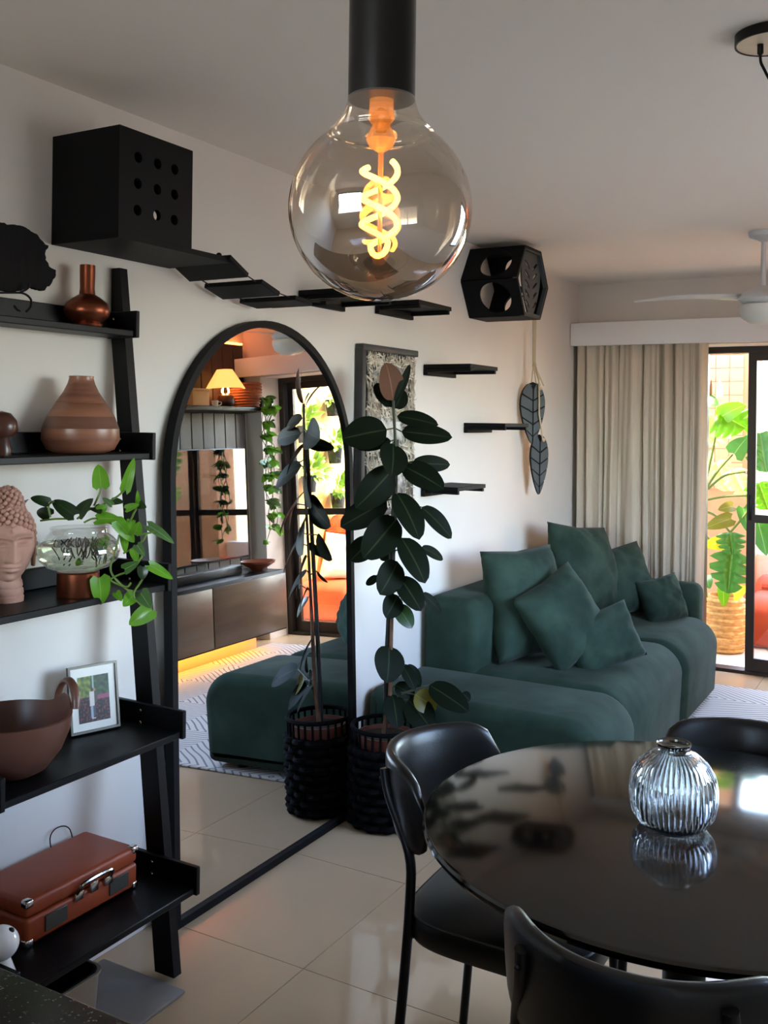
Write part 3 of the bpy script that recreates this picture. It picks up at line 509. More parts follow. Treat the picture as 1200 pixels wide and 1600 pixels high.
# ------------------------------------------------------------------ television wall
up_ = thing('wall_panelling', 'tall dark brown vertical board panelling above the television shelf', 'panelling', (2.87, 5.2, 1.8))
lo_ = thing('wall_panelling', 'grey vertical board panelling behind the television', 'panelling', (2.87, 5.2, .5))
for k in range(15):
    y1 = 6.16 - .128 * k
    if y1 - .122 < 4.25: break
    MB().rbox(2.862, y1 - .122, 1.80, 2.898, y1, 2.30, .003, 1).build('board', panelbrown, up_); MB().rbox(2.862, y1 - .122, .5, 2.898, y1, 1.765, .003, 1).build('board', panelgrey, lo_)
sh = MB().rbox(2.62, 4.25, 1.768, 2.9, 6.17, 1.80, .003).build('wall_shelf', blackwood); tag(sh, 'long dark shelf across the panelling above the television', 'shelf')
st = MB().rbox(2.862, 4.25, 2.305, 2.89, 6.16, 2.318, .002).build('light_strip', ledo); tag(st, 'amber glowing light strip along the top of the dark panelling', 'light')
tv = thing('television', 'large flat black television reflecting the balcony door', 'television', (2.83, 5.36, .66))
MB().rbox(2.825, 4.62, .66, 2.86, 6.09, 1.50, .006).build('casing', blackmetal, tv); MB().box(2.8205, 4.63, .675, 2.8245, 6.08, 1.49).build('screen', tvscreen, tv)
cs = thing('tv_console', 'long floating dark veneer television console with drawer front', 'console', (2.65, 5.2, .12))
MB().rbox(2.44, 4.3, .14, 2.86, 6.02, .58, .004).build('body', blackwood, cs)
MB().rbox(2.42, 4.32, .155, 2.44, 5.16, .555, .004).build('drawer_front', consolem, cs); MB().rbox(2.42, 5.17, .155, 2.44, 6.0, .555, .004).build('drawer_front', consolem, cs)
MB().box(2.64, 4.4, .0005, 2.86, 5.9, .14).build('plinth', M('pale_plinth', (190, 170, 140), .6), cs)
l2 = MB().rbox(2.55, 4.4, .128, 2.57, 5.9, .1385, .002).build('light_strip', ledm); tag(l2, 'warm glowing light strip under the television console', 'light')
sb = MB().rbox(2.6, 4.9, .5805, 2.7, 5.72, .645, .01).build('soundbar', blackmetal); tag(sb, 'long black soundbar on the console below the television', 'soundbar')
wbw = MB().lathe((2.58, 5.88, .5805), [(0, 0), (.05, 0), (.06, .02), (.125, .06), (.13, .075), (.118, .072), (.055, .035), (0, .03)], 28).build('wooden_bowl', bowlwood); tag(wbw, 'shallow reddish wooden bowl on the end of the console', 'bowl')
# table lamp and boxes on the shelf
lc = (2.76, 5.80); tl = thing('table_lamp', 'lit table lamp with pleated shade and round brown base on the shelf', 'lamp', (lc[0], lc[1], 1.8005))
MB().lathe((lc[0], lc[1], 1.8005), [(0, 0), (.04, 0), (.062, .025), (.068, .055), (.055, .09), (.018, .11), (.014, .15), (0, .15)], 28).build('base', darkwood, tl)
ns = 72; m = MB()
m.add([((lc[0] + (r + .004 * (-1) ** k) * math.cos(2 * PI * k / ns)), (lc[1] + (r + .004 * (-1) ** k) * math.sin(2 * PI * k / ns)), z) for z, r in ((1.94, .145), (2.085, .055)) for k in range(ns)], [(k, (k + 1) % ns, ns + (k + 1) % ns, ns + k) for k in range(ns)])
m.build('shade', lampshade, tl, 0)
MB().sphere((lc[0], lc[1], 2.0), .022, 12, 8).build('light_bulb', emitmat('lamp_bulb', (255, 190, 110), 20), tl)
pl_ = lamp('POINT', 'lamp_glow', (lc[0], lc[1], 1.92), 3.2, (1, .55, .22), shadow_soft_size=.03); pl_.parent = tl; pl_.location = (0, 0, .125)
yb = thing('storage_box', 'small ochre lidded box at the end of the shelf beside the lamp', 'box', (2.76, 5.45, 1.8005))
MB().rbox(2.70, 5.36, 1.8005, 2.82, 5.54, 1.91, .004).build('body', pinkbox, yb); MB().rbox(2.697, 5.357, 1.911, 2.823, 5.543, 1.93, .004).build('lid', pinkbox, yb)
mg = thing('cream_mug', 'small cream mug beside the ochre box on the shelf', 'mug', (2.70, 5.6, 1.8005))
MB().lathe((2.70, 5.6, 1.8005), [(0, 0), (.022, 0), (.026, .045), (.023, .045), (.019, .006), (0, .006)], 20).build('cup', creamcush, mg); MB().tube(smooth([(2.68, 5.615, 1.835), (2.668, 5.632, 1.832), (2.67, 5.63, 1.815), (2.682, 5.612, 1.81)], 4), .004, 6).build('handle', creamcush, mg)
wk = thing('wicker_basket', 'rust coloured round wicker basket on the shelf behind the lamp', 'basket', (2.76, 6.03, 1.8005))
MB().lathe((2.76, 6.03, 1.8005), [(0, 0), (.09, 0), (.125, .1), (.12, .19), (.112, .19), (.11, .02), (0, .02)], 26).build('body', wicker, wk)
for k in range(9):
    z = 1.812 + .021 * k; r = .098 + .03 * math.sin(PI * min(1, (k + 1) / 9) * .62)
    MB().tube([(2.76 + r * math.cos(a), 6.03 + r * math.sin(a), z) for a in [2 * PI * i / 36 for i in range(36)]], .0085, 6, True).build('woven_row', wicker, wk)
# trailing plant at the end of the shelf
hp = thing('trailing_plant', 'bright trailing plant hanging from the shelf end beside the television', 'plant', (2.66, 6.1, 1.8005))
MB().lathe((2.70, 6.12, 1.8005), [(0, 0), (.04, 0), (.048, .08), (.042, .08), (.036, .07), (0, .07)], 16).build('pot', blackfelt, hp)
random.seed(11)
for s in range(6):
    p = Vector((2.70, 6.12, 1.875)); q = [p.copy()]; e = Vector((2.59 + random.uniform(-.02, .02), 6.06 + random.uniform(-.07, .08), 1.86)); q.append(e.copy()); zl = random.uniform(.75, 1.25)
    for z in [1.78 - .1 * i for i in range(12) if 1.78 - .1 * i > zl]: q.append(Vector((e.x + random.uniform(-.03, .03), e.y + random.uniform(-.03, .03), z)))
    MB().tube(smooth(q, 3), .003, 5).build('stem', stemgreen, hp)
    for z in q[1:]:
        for r in range(2):
            d = Vector((random.uniform(-1, .1), random.uniform(-1, 1), random.uniform(-.9, .2))).normalized()
            leaf(z, z + d * random.uniform(.06, .09), .06, (-.8, -.4, .4), 'heart', nu=6, nv=4).build('leaf', pothosl[random.choice((0, 0, 2))], hp, 0)

for o in (up_, lo_, sh, st, tv, cs, l2, sb, wbw, tl, yb, mg, wk, hp): o.location.x -= .13

# ------------------------------------------------------------------ rug
rg = MB().rbox(.06, 3.52, .0006, 2.5, 6.08, .011, .004, 1).build('rug', rugm); tag(rg, 'pale grey rug with dark chevron lines under the green sofa', 'rug')

# ------------------------------------------------------------------ green modular sofa
sf = thing('green_sofa', 'dark green velvet modular corner sofa along the white wall', 'sofa', (.48, 4.8, .0115))
SX = .95
for nm, y0, y1, fx in (('chaise_seat', 3.53, 4.025, 1.0), ('seat', 4.03, 5.075, SX), ('seat', 5.08, 5.86, .965)):
    pr = rprof(.012, .03, fx, .44, (.03, .03, .13, .05), 8)
    pr = [(x + .018 * math.sin(PI * min(1, max(0, (z - .03) / .41))) * (1 if x > .5 else 0), z + .012 * math.sin(PI * min(1, max(0, x / fx))) * (1 if z > .3 else 0)) for x, z in pr]
    profile_block(pr, y0, y1, .055, 4).build(nm, greenvel, sf, 50)
for nm, y0, y1 in (('backrest', 4.03, 5.075), ('backrest', 5.08, 6.04)):
    profile_block(rprof(.012, .03, .29, .755, (.02, .02, .07, .07), 6), y0, y1, .05, 4).build(nm, greenvel, sf, 50)
ar = profile_block([(y, z) for y, z in rprof(5.865, .03, 6.055, .62, (.03, .03, .08, .08), 6)], .30, .86, .05, 4); ar.v = [(y, x, z) for x, y, z in ar.v]; ar.build('armrest', greenvel, sf, 50)
for x, y in ((.1, 3.62), (.85, 3.62), (.1, 4.9), (.85, 4.9), (.1, 5.75), (.85, 5.75)): MB().lathe((x, y, 0), [(.03, .0115), (.03, .032)], 12).build('foot', blackmetal, sf)
G = 'green cushions on the sofa'
pillow('throw_cushion', (.37, 4.41, .70), .46, .52, .22, (.86, -.40, .26), (-.25, .10, 1), 1, greenvel2, 'large square green cushion leaning at the near end of the sofa back', G)
pillow('throw_cushion', (.575, 4.37, .655), .39, .40, .19, (.74, -.55, .40), (-.45, -.22, .9), 2, greenvel2, 'middle sized green cushion tilted against the near big cushion', G)
tg = pillow('throw_cushion', (.735, 4.46, .556), .36, .27, .17, (.66, -.68, .32), (-.30, -.12, 1), 3, greenvel2, 'small oblong green cushion nearest the seat edge, with a tiny tag', G)
pillow('throw_cushion', (.34, 5.38, .73), .50, .52, .22, (.86, -.30, .34), (-.3, .25, .95), 4, greenvel2, 'large green cushion leaning against the sofa back by the curtain', G)
pillow('throw_cushion', (.47, 5.62, .645), .46, .40, .20, (.74, -.48, .36), (-.40, .10, .9), 5, greenvel2, 'square green cushion in front of the one by the curtain', G)
pillow('throw_cushion', (.705, 5.66, .555), .27, .26, .16, (.66, -.62, .30), (-.42, .15, .9), 6, greenvel2, 'small green cushion propped beside the far sofa arm', G)

# ------------------------------------------------------------------ arched mirror leaning on the wall
LEAN = math.atan2(.062, 1.9); mh = 1.90; y0m, y1m = 2.285, 3.345; rm = (y1m - y0m) / 2; cym = (y0m + y1m) / 2
mr_ = thing('arched_mirror', 'huge arched floor mirror in slim black frame leaning on the wall', 'mirror', (.075, cym, 0))
ex = Vector((0, 1, 0)); ey = Vector((-math.sin(LEAN), 0, math.cos(LEAN))); ez = ex.cross(ey)   # ez points into the room
def arch(inset, n=40):
    r = rm - inset; zb = inset; zc = mh - rm
    return [(-r, zb)] + [(-r * math.cos(PI * k / n), zc + r * math.sin(PI * k / n)) for k in range(n + 1)] + [(r, zb)]
mt = frame_mtx((.078, cym, .0005), ex, ey)
board('frame', arch(0), [arch(.024)], .034, mt, blackcat, mr_)
board('mirror_glass', arch(.0245), [], .006, mt @ Matrix.Translation((0, 0, .002)), mirrorm, mr_)
board('backing', arch(.026), [], .008, mt @ Matrix.Translation((0, 0, -.012)), blackwood, mr_)

# ------------------------------------------------------------------ rubber plant
bx, by = .225, 3.33; rp_ = thing('rubber_plant', 'tall rubber plant with dark glossy leaves in black woven basket by the mirror', 'plant', (bx, by, .0005))
bk = MB().lathe((bx, by, 0), [(.122, .002), (.126, .05), (.126, .3), (.122, .3), (.12, .02), (0, .02)], 32); bk.build('basket', wovenblack, rp_)
for k in range(9):
    z = .022 + .034 * k
    MB().tube([(bx + (.131 + .0075 * math.cos(13 * a + k * PI)) * math.cos(a), by + (.131 + .0075 * math.cos(13 * a + k * PI)) * math.sin(a), z) for a in [2 * PI * i / 104 for i in range(104)]], .0155, 6, True).build('woven_row', wovenblack, rp_)
MB().tube([(bx + .13 * math.cos(a), by + .13 * math.sin(a), .372) for a in [2 * PI * i / 40 for i in range(40)]], .009, 8, True).build('rim', wovenblack, rp_)
for k in range(26):
    a = 2 * PI * k / 26; MB().tube([(bx + .129 * math.cos(a), by + .129 * math.sin(a), .28), (bx + .129 * math.cos(a), by + .129 * math.sin(a), .372)], .005, 6).build('upright_rod', wovenblack, rp_)
MB().lathe((bx, by, 0), [(0, .25), (.1, .25), (.112, .345), (.106, .345), (.1, .33), (0, .33)], 24).build('inner_pot', redpot, rp_); MB().lathe((bx, by, 0), [(0, .331), (.1, .331), (0, .338)], 20).build('soil', soil, rp_, kind='stuff')
stp = smooth(RUBBER_STEM, 5); kk = len(stp) * 5 // 9; MB().tube(stp[:kk], [.011 - .004 * i / kk for i in range(kk)], 8).build('trunk', barkm, rp_); MB().tube(stp[kk - 1:], .006, 8).build('stem', darkstem, rp_)
MB().tube(smooth(RUBBER_BRANCH, 4), .005, 6).build('branch', darkstem, rp_); MB().tube(STAKE, .009, 10).build('stake', stakem, rp_)
random.seed(2)
for B, T, wd, k in RUBBER:
    B = Vector(B); T = Vector(T); n = Vector((.80, -.58, .26)) + Vector((random.uniform(-.15, .15), random.uniform(-.12, .12), random.uniform(-.15, .2)))
    lf = leaf(B, T, wd * 1.22, n, 'oval', .10, .05, 14, 6).build('leaf', {'brown': rubberbrown, 'yellow': rubberyellow, 'fresh': rubberfresh}.get(k, rubberleaf), rp_, 0)
    if k: lf['label'] = {'brown': 'reddish brown underside of the top leaf', 'yellow': 'yellowing leaf', 'fresh': 'fresh green leaf'}[k]
    nr = min(stp, key=lambda p: (p - B).length)
    if .012 < (nr - B).length < .14: MB().tube([nr, B], .0028, 5).build('leaf_stalk', darkstem, rp_)

# ------------------------------------------------------------------ ladder shelf and what stands on it
LY0, LY1 = 1.465, 2.075
ld = thing('ladder_shelf', 'black wooden leaning ladder shelf with five deep trays against the wall', 'shelf', (.12, 1.77, .012))
def lx(z): return .275 - .121 * z
for y in (2.077, LY0 - .032):
    MB().prism([(lx(.012) - .07, y, .0125), (lx(.012), y, .0125), (lx(1.985), y, 1.985), (max(.004, lx(1.985) - .045), y, 1.985), (.004, y, 1.80)], (0, .030, 0)).build('upright', blackwood, ld)
SZ = [(1.857, .118), (1.514, .185), (1.154, .248), (.757, .308), (.345, .364)]
for zt, fx in SZ:
    zb = zt - .076
    MB().rbox(.004, LY0 + .016, zb + .002, fx - .008, LY1 - .016, zb + .020, .002, 1).build('shelf_board', blackwood, ld)
    MB().rbox(.004, LY0 + .016, zb + .021, .020, LY1 - .016, zt, .002, 1).build('back_lip', blackwood, ld)
    for y in (LY0, LY1 - .015): MB().rbox(.004, y, zb, fx, y + .015, zt, .002, 1).build('side_lip', blackwood, ld)
    for dz in (.022, .055):
        MB().lathe((max(.03, lx(zt) - .03), LY1 - .0155, zb + dz), [(.0045, 0), (.003, .002), (0, .002)], 10, (0, -1, 0)).build('screw', nickel, ld)
ZB = [zt - .056 + .0005 for zt, fx in SZ]
# top tray: live-edge slab on a wire stand, copper bottle
sl = thing('slate_plaque', 'black rough-edged slab standing on the top tray of the ladder shelf', 'ornament', (.07, 1.62, 1.86))
half = [tuple(p) for p in SLAB]; ym = half[0][0] - .03
outl = half + [(2 * ym - y, z + .004) for y, z in half[::-1]]
random.seed(6); oj = []
for i, p in enumerate(outl):
    q = outl[(i + 1) % len(outl)]; oj.append(p)
    for f in (.33, .66): oj.append((p[0] + (q[0] - p[0]) * f + random.uniform(-.0025, .0025), p[1] + (q[1] - p[1]) * f + random.uniform(-.0025, .0025)))
outl = oj
board('slab', outl, [], .016, frame_mtx((.068, 0, 0), (0, 1, 0), (0, 0, 1)), M('charcoal_slate', (14, 13, 15), .8, spec=.15, nz=60, col2=(22, 20, 23), stretch=(1, 1, .2), bump=(60, .3)), sl)
ws = thing('wire_stand', 'dark bent wire stand under the black slab', 'stand', (.08, 1.62, ZB[0]))
for q in SLAB_WIRE:
    q = [(x, y, max(z, ZB[0] + .003)) for x, y, z in q]; MB().tube(smooth(q, 4), .0028, 6).build('wire', blackmetal, ws)
cb = MB().lathe((.062, 1.93, ZB[0]), [(0, 0), (.040, 0), (.042, .007), (.038, .012), (.058, .028), (.0625, .046), (.055, .064), (.036, .079), (.0215, .088), (.0195, .105), (.0205, .150), (.0205, .168), (.016, .168), (.016, .1), (0, .09)], 40).build('copper_bottle', copper); tag(cb, 'squat copper bottle vase with straight neck on the top tray', 'vase')
# second tray: turned vase, mushroom
gvp = [(0, 0), (.062, 0), (.088, .010), (.1015, .036), (.1, .066), (.088, .098), (.066, .134), (.046, .164), (.036, .185), (.0315, .2), (.0325, .206), (.028, .206), (.026, .19), (0, .18)]
gv = thing('turned_vase', 'wide banded brown wooden vase with narrow mouth on the second tray', 'vase', (.092, 1.885, ZB[1]))
for nm, a, b, mt_ in (('body', 0, 4, gourdm), ('dark_band', 4, 5, gourdd), ('light_band', 5, 6, gourdl), ('neck', 6, 13, gourdm)): MB().lathe((.092, 1.885, ZB[1]), gvp[a:b + 1], 56).build(nm, mt_, gv, 60)
mu = thing('wooden_mushroom', 'small dark glossy wooden mushroom at the left of the second tray', 'ornament', (.09, 1.635, ZB[1]))
MB().lathe((.09, 1.632, ZB[1]), [(0, 0), (.024, 0), (.026, .014), (.02, .034), (.016, .05), (0, .05)], 24).build('stalk', darkwood, mu); MB().lathe((.09, 1.632, ZB[1]), [(0, .046), (.03, .046), (.039, .062), (.036, .086), (.022, .104), (0, .110)], 28).build('cap', darkwood, mu)
# third tray: Buddha head
hb = thing('buddha_head', 'carved pinkish brown Buddha head with knobbly curls on the middle tray', 'sculpture', (.10, 1.66, ZB[2]))
fd = Vector((.86, -.51, -.06)).normalized(); fx_ = Vector((0, 0, 1)).cross(fd).normalized()*-1; fz_ = fx_.cross(fd)
hc = Vector((.09, 1.654, ZB[2] + .140))
def G_(x, z, cx, cz, sx, sz): return math.exp(-((x - cx) / sx) ** 2 - ((z - cz) / sz) ** 2)
def headpt(u, v):
    th = 2 * PI * u; ph_ = PI * v
    x = .064 * math.sin(ph_) * math.sin(th); y = .076 * math.sin(ph_) * math.cos(th); z = .098 * math.cos(ph_)
    tp = 1 - .22 * max(0, -z / .098) ** 1.3; x *= tp; y *= 1 - .08 * max(0, -z / .098)
    if math.cos(th) > 0 and y > 0:
        fr = min(1, math.cos(th) * 1.6) * min(1, math.sin(ph_) * 2)
        d = 0; ax = abs(x)
        if -.034 < z < .034: k = (.034 - z) / .068; d += (.006 + .017 * k) * math.exp(-(x / (.0055 + .005 * k)) ** 2) * min(1, (z + .034) * 160)
        d += .006 * G_(ax, z, .010, -.026, .005, .006)
        d += 0.009 * math.exp(-((z - (.030 - 6 * (ax - .026) ** 2)) / .0045) ** 2) * (1 if .006 < ax < .052 else .3)
        d -= .009 * G_(ax, z, .027, .015, .015, .009); d += .0085 * G_(ax, z, .027, .010, .014, .0065); d -= .006 * math.exp(-((z - .0045) / .0016) ** 2) * math.exp(-((ax - .027) / .014) ** 2)
        d += .0075 * G_(x, z, 0, -.044, .016, .0042); d += .008 * G_(x, z, 0, -.0545, .013, .0045); d -= .005 * math.exp(-((z + .0492) / .0016) ** 2) * math.exp(-(x / .018) ** 2)
        d += .007 * G_(x, z, 0, -.078, .014, .010); d += .003 * G_(ax, z, .034, -.02, .016, .02); d += .004 * G_(x, z, 0, .043, .004, .004)
        y += d * fr * 1.7
    return hc + fx_ * x + fd * y + fz_ * z
MB().grid(headpt, 120, 110).build('face', buddham, hb, 0)
m = MB()
for s in (-1, 1):
    c = hc + fx_ * s * .063 + fd * -.004 + fz_ * -.012
    m.add([c + fx_ * s * (.007 * math.cos(a) * (1 - .3 * abs(t))) + fd * (.013 * math.sin(a)) + fz_ * (.045 * t) for t in (-1, -.6, -.1, .4, .8, 1) for a in [2 * PI * i / 10 for i in range(10)]], [(i * 10 + k, i * 10 + (k + 1) % 10, i * 10 + 10 + (k + 1) % 10, i * 10 + 10 + k) for i in range(5) for k in range(10)])
m.build('ear', buddham, hb)
nk = MB(); pf = [(0, 0), (.040, 0), (.041, .012), (.038, .016), (.040, .020), (.039, .03), (.036, .034), (.038, .038), (.036, .05), (.033, .055), (.034, .09), (0, .09)]
nk.lathe((.09, 1.654, ZB[2]), pf, 28).build('neck', buddham, hb)
m = MB(); m2 = MB(); ga = PI * (3 - 5 ** .5); cnt = 0
for i in range(420):
    z = 1 - 2 * i / 420; a = ga * i; r = math.sqrt(max(0, 1 - z * z)); d = (r * math.sin(a), r * math.cos(a), z)
    front = d[1] > 0; lim = .42 if front else -.35
    if z < lim + (.12 if front and abs(d[0]) < .4 else 0): continue
    p = hc + fx_ * d[0] * .067 + fd * d[1] * .079 + fz_ * d[2] * .101
    m.sphere(p, .0075, 7, 5)
uc = hc + fz_ * .088 + fd * -.006
for i in range(150):
    z = 1 - 2 * i / 150; a = ga * i; r = math.sqrt(max(0, 1 - z * z))
    if z < -.1: continue
    p = uc + Vector((r * math.cos(a) * .036, r * math.sin(a) * .036, z * .052)); m.sphere(p, .0068, 7, 5)
m.sphere(uc, .034, 16, 10, 1, 1, 1.4)
m.build('hair_curls', buddham, hb, 0, kind='stuff')
# third tray: glass bowl on copper foot with pothos
pc = (.174, 1.806); zb = ZB[2]
gb = thing('pothos_bowl', 'pothos rooting in a squat glass bowl of water on a copper foot', 'plant', (pc[0], pc[1], zb))
MB().lathe((pc[0], pc[1], zb), [(0, 0), (.052, 0), (.053, .003), (.053, .060), (.050, .063), (0, .063)], 36).build('copper_foot', copper, gb)
gp = [(0, .0645), (.05, .0645), (.078, .074), (.098, .092), (.104, .112), (.099, .134), (.086, .15), (.074, .158), (.070, .166), (.072, .174)]
MB().lathe((pc[0], pc[1], zb), gp, 48).build('glass_bowl', bowlglass, gb, 0)
MB().lathe((pc[0], pc[1], zb), [(0, .067), (.05, .067), (.076, .0765), (.096, .094), (.1015, .112), (.097, .134), (0, .134)], 40).build('water', waterm, gb, 30)
for q in ROOTS:
    q = [Vector((x, y, max(z, zb + .07))) for x, y, z in q]; q = [p if (p - Vector((pc[0], pc[1], p.z))).length < .085 else Vector((pc[0], pc[1], p.z)) + (p - Vector((pc[0], pc[1], p.z))).normalized() * .085 for p in q]
    MB().tube(smooth(q, 3), .0016, 5).build('root', rootm, gb)
for q in POTHOS_STEMS: MB().tube(smooth(q, 5), .0028, 6).build('stem', stemgreen, gb)
random.seed(8)
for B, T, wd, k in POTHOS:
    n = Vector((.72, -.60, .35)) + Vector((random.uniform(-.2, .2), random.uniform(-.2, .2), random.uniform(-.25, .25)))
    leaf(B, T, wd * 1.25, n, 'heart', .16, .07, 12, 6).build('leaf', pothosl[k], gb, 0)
# fourth tray: clay bowl, framed photograph
cbw = thing('clay_bowl', 'brown clay bowl with raised loop handles on the fourth tray', 'bowl', (.165, 1.61, ZB[3]))
bxc = Vector((.165, 1.61, ZB[3])); ha = R(73)
pf = [(0, 0), (.062, 0), (.085, .012), (.118, .055), (.136, .10), (.141, .135), (.136, .137), (.130, .10), (.112, .055), (.08, .016), (0, .012)]
m = MB().lathe((0, 0, 0), pf, 72)
m.v = [(x, y, z + (.030 * max(0, math.cos(2 * (math.atan2(y, x) - ha))) ** 6 if (z > .12) else 0)) for x, y, z in m.v]; m.v = [(x + bxc.x, y + bxc.y, z + bxc.z) for x, y, z in m.v]
m.build('bowl', clay, cbw, 60)
for s in (0, PI):
    er = Vector((math.cos(ha + s), math.sin(ha + s), 0)); et = Vector((-er.y, er.x, 0)); p = []
    for k in range(13):
        a = PI * k / 12; p.append(bxc + er * (.139 + .006 * math.sin(a)) + et * (.052 * math.cos(a)) + Vector((0, 0, .138 + .058 * math.sin(a))))
    MB().tube(p, .0105, 10, flat=.8).build('handle', clay, cbw)
pf_ = thing('photo_frame', 'small pewter frame with a photograph of a couple on the fourth tray', 'picture frame', (.10, 1.93, ZB[3]))
o0 = Vector((.087, 1.868, ZB[3] + .003)); exf = Vector((.042, .130, 0)).normalized(); lean = R(9); nrm = exf.cross(Vector((0, 0, 1))); eyf = (Vector((0, 0, 1)) * math.cos(lean) - nrm * math.sin(lean)); W_, H_ = .142, .178
fm = frame_mtx(o0, exf, eyf)
board('frame', [(0, 0), (W_, 0), (W_, H_), (0, H_)], [[(.006, .006), (W_ - .006, .006), (W_ - .006, H_ - .006), (.006, H_ - .006)]], .012, fm, framemetal, pf_)
board('mount', [(.0065, .0065), (W_ - .0065, .0065), (W_ - .0065, H_ - .0065), (.0065, H_ - .0065)], [], .003, fm, mattm, pf_)
nx, ny = 40, 54; x0, x1, y0, y1 = .026, W_ - .026, .026, H_ - .030
me = bpy.data.meshes.new('photo_print'); L = wl(pf_)
me.from_pydata([fm @ Vector((x0 + (x1 - x0) * i / nx, y0 + (y1 - y0) * j / ny, .0022)) - L for j in range(ny + 1) for i in range(nx + 1)], [], [(j * (nx + 1) + i, j * (nx + 1) + i + 1, (j + 1) * (nx + 1) + i + 1, (j + 1) * (nx + 1) + i) for j in range(ny) for i in range(nx)])
ca = me.color_attributes.new('Col', 'FLOAT_COLOR', 'POINT')
def pix(u, v):
    n = noise.noise(Vector((u * 9, v * 12, 3))); n2 = noise.noise(Vector((u * 22, v * 26, 7)))
    if v > .55:
        c = (96 + 70 * n, 110 + 60 * n, 40 + 20 * n) if u < .42 else (44 + 40 * n, 66 + 50 * n, 40 + 30 * n)
        if .45 < u < .52: c = (150, 165, 150)
    else: c = (26 + 16 * n, 24 + 10 * n, 24 + 10 * n) if n2 < .22 else (128, 44, 62)
    if v < .56 and v > .48 and u > .6: c = (150, 70, 96)
    dx = u - .44
    if abs(dx) < .075 and .34 < v < .66: c = (206, 196, 190)
    if abs(u - .42) < .035 and .08 < v <= .34: c = (150, 158, 172)
    if abs(u - .50) < .03 and .12 < v <= .34: c = (70, 66, 78)
    if (u - .56) ** 2 / .003 + (v - .52) ** 2 / .016 < 1: c = (78, 70, 62)
    if (u - .45) ** 2 / .0022 + (v - .70) ** 2 / .0016 < 1: c = (64, 44, 36)
    if (u - .53) ** 2 / .0018 + (v - .69) ** 2 / .0013 < 1: c = (160, 112, 90)
    if .42 < u < .54 and .06 < v < .09: c = (206, 200, 196)
    return lin([min(255, max(0, k)) for k in c])
for j in range(ny + 1):
    for i in range(nx + 1): ca.data[j * (nx + 1) + i].color = pix(i / nx, j / ny) + (1,)
me.materials.append(printm); po_ = bpy.data.objects.new('photo_print', me); COL.objects.link(po_); po_.parent = pf_
bs = MB().prism([fm @ Vector((W_ / 2 - .015, H_ * .6, -.008)), fm @ Vector((W_ / 2 + .015, H_ * .6, -.008)), Vector((.035, 1.935, ZB[3] + .001)), Vector((.035, 1.905, ZB[3] + .001))], (-.003, 0, 0)).build('easel_back', blackwood, pf_)
# bottom tray: suitcase record player, white ornament
sx0, sx1, sy0, sy1, sz0 = .024, .222, 1.615, 1.985, ZB[4]
su = thing('suitcase_turntable', 'tan suitcase record player with metal corners on the bottom tray', 'record player', (.12, 1.8, sz0))
MB().rbox(sx0, sy0, sz0 + .004, sx1, sy1, sz0 + .068, .010, 3).build('body', tanleather, su); MB().rbox(sx0, sy0, sz0 + .069, sx1, sy1, sz0 + .112, .012, 3).build('lid', tanleather, su)
for y in (sy0, sy1):
    for z in (sz0 + .106, sz0 + .012):
        s = 1 if y == sy0 else -1
        MB().rbox(sx1 - .022, min(y - .002 * s, y + .022 * s), z - .012, sx1 + .002, max(y - .002 * s, y + .022 * s), z + .008, .006, 3).build('corner_cap', nickel, su)
for ya, yb_ in ((sy0 + .055, sy0 + .125), (sy1 - .105, sy1 - .035)): MB().rbox(sx1 - .002, ya, sz0 + .018, sx1 + .003, yb_, sz0 + .058, .002, 1).build('speaker_grille', grille, su)
for ya in (sy0 + .145, sy0 + .245): MB().rbox(sx1 - .002, ya, sz0 + .052, sx1 + .006, ya + .03, sz0 + .074, .003, 2).build('latch', nickel, su)
MB().rbox(sx1 - .002, sy0 + .195, sz0 + .055, sx1 + .008, sy0 + .222, sz0 + .082, .003, 2).build('lock', nickel, su)
MB().tube(smooth([(sx1, sy0 + .152, sz0 + .068), (sx1 + .014, sy0 + .158, sz0 + .092), (sx1 + .018, sy0 + .185, sz0 + .099), (sx1 + .018, sy0 + .235, sz0 + .099), (sx1 + .014, sy0 + .262, sz0 + .092), (sx1, sy0 + .268, sz0 + .068)], 5), .0055, 8).build('handle', nickel, su)
cdm = MB().tube(smooth([(.022, 1.88, sz0 + .05), (.012, 1.87, sz0 + .125), (.010, 1.90, sz0 + .145), (.012, 1.94, sz0 + .125), (.022, 1.95, sz0 + .05)], 5), .0018, 6).build('power_cord', blackmetal); cdm.parent = su; cdm.location = -wl(su)
wo = thing('white_ornament', 'white glazed rounded ornament with a black spot left of the suitcase', 'ornament', (.29, 1.513, ZB[4]))
MB().lathe((.272, 1.500, ZB[4]), [(0, 0), (.036, 0), (.037, .006), (.025, .04), (.02, .055), (0, .055)], 24).build('body', whiteglaze, wo); MB().sphere((.272, 1.500, ZB[4] + .083), .039, 22, 14, 1.05, 1.05, .95).build('head', whiteglaze, wo)
MB().sphere((.290, 1.513, ZB[4] + .110), .0085, 12, 8, 1, 1, .8).build('spot', blackmetal, wo)
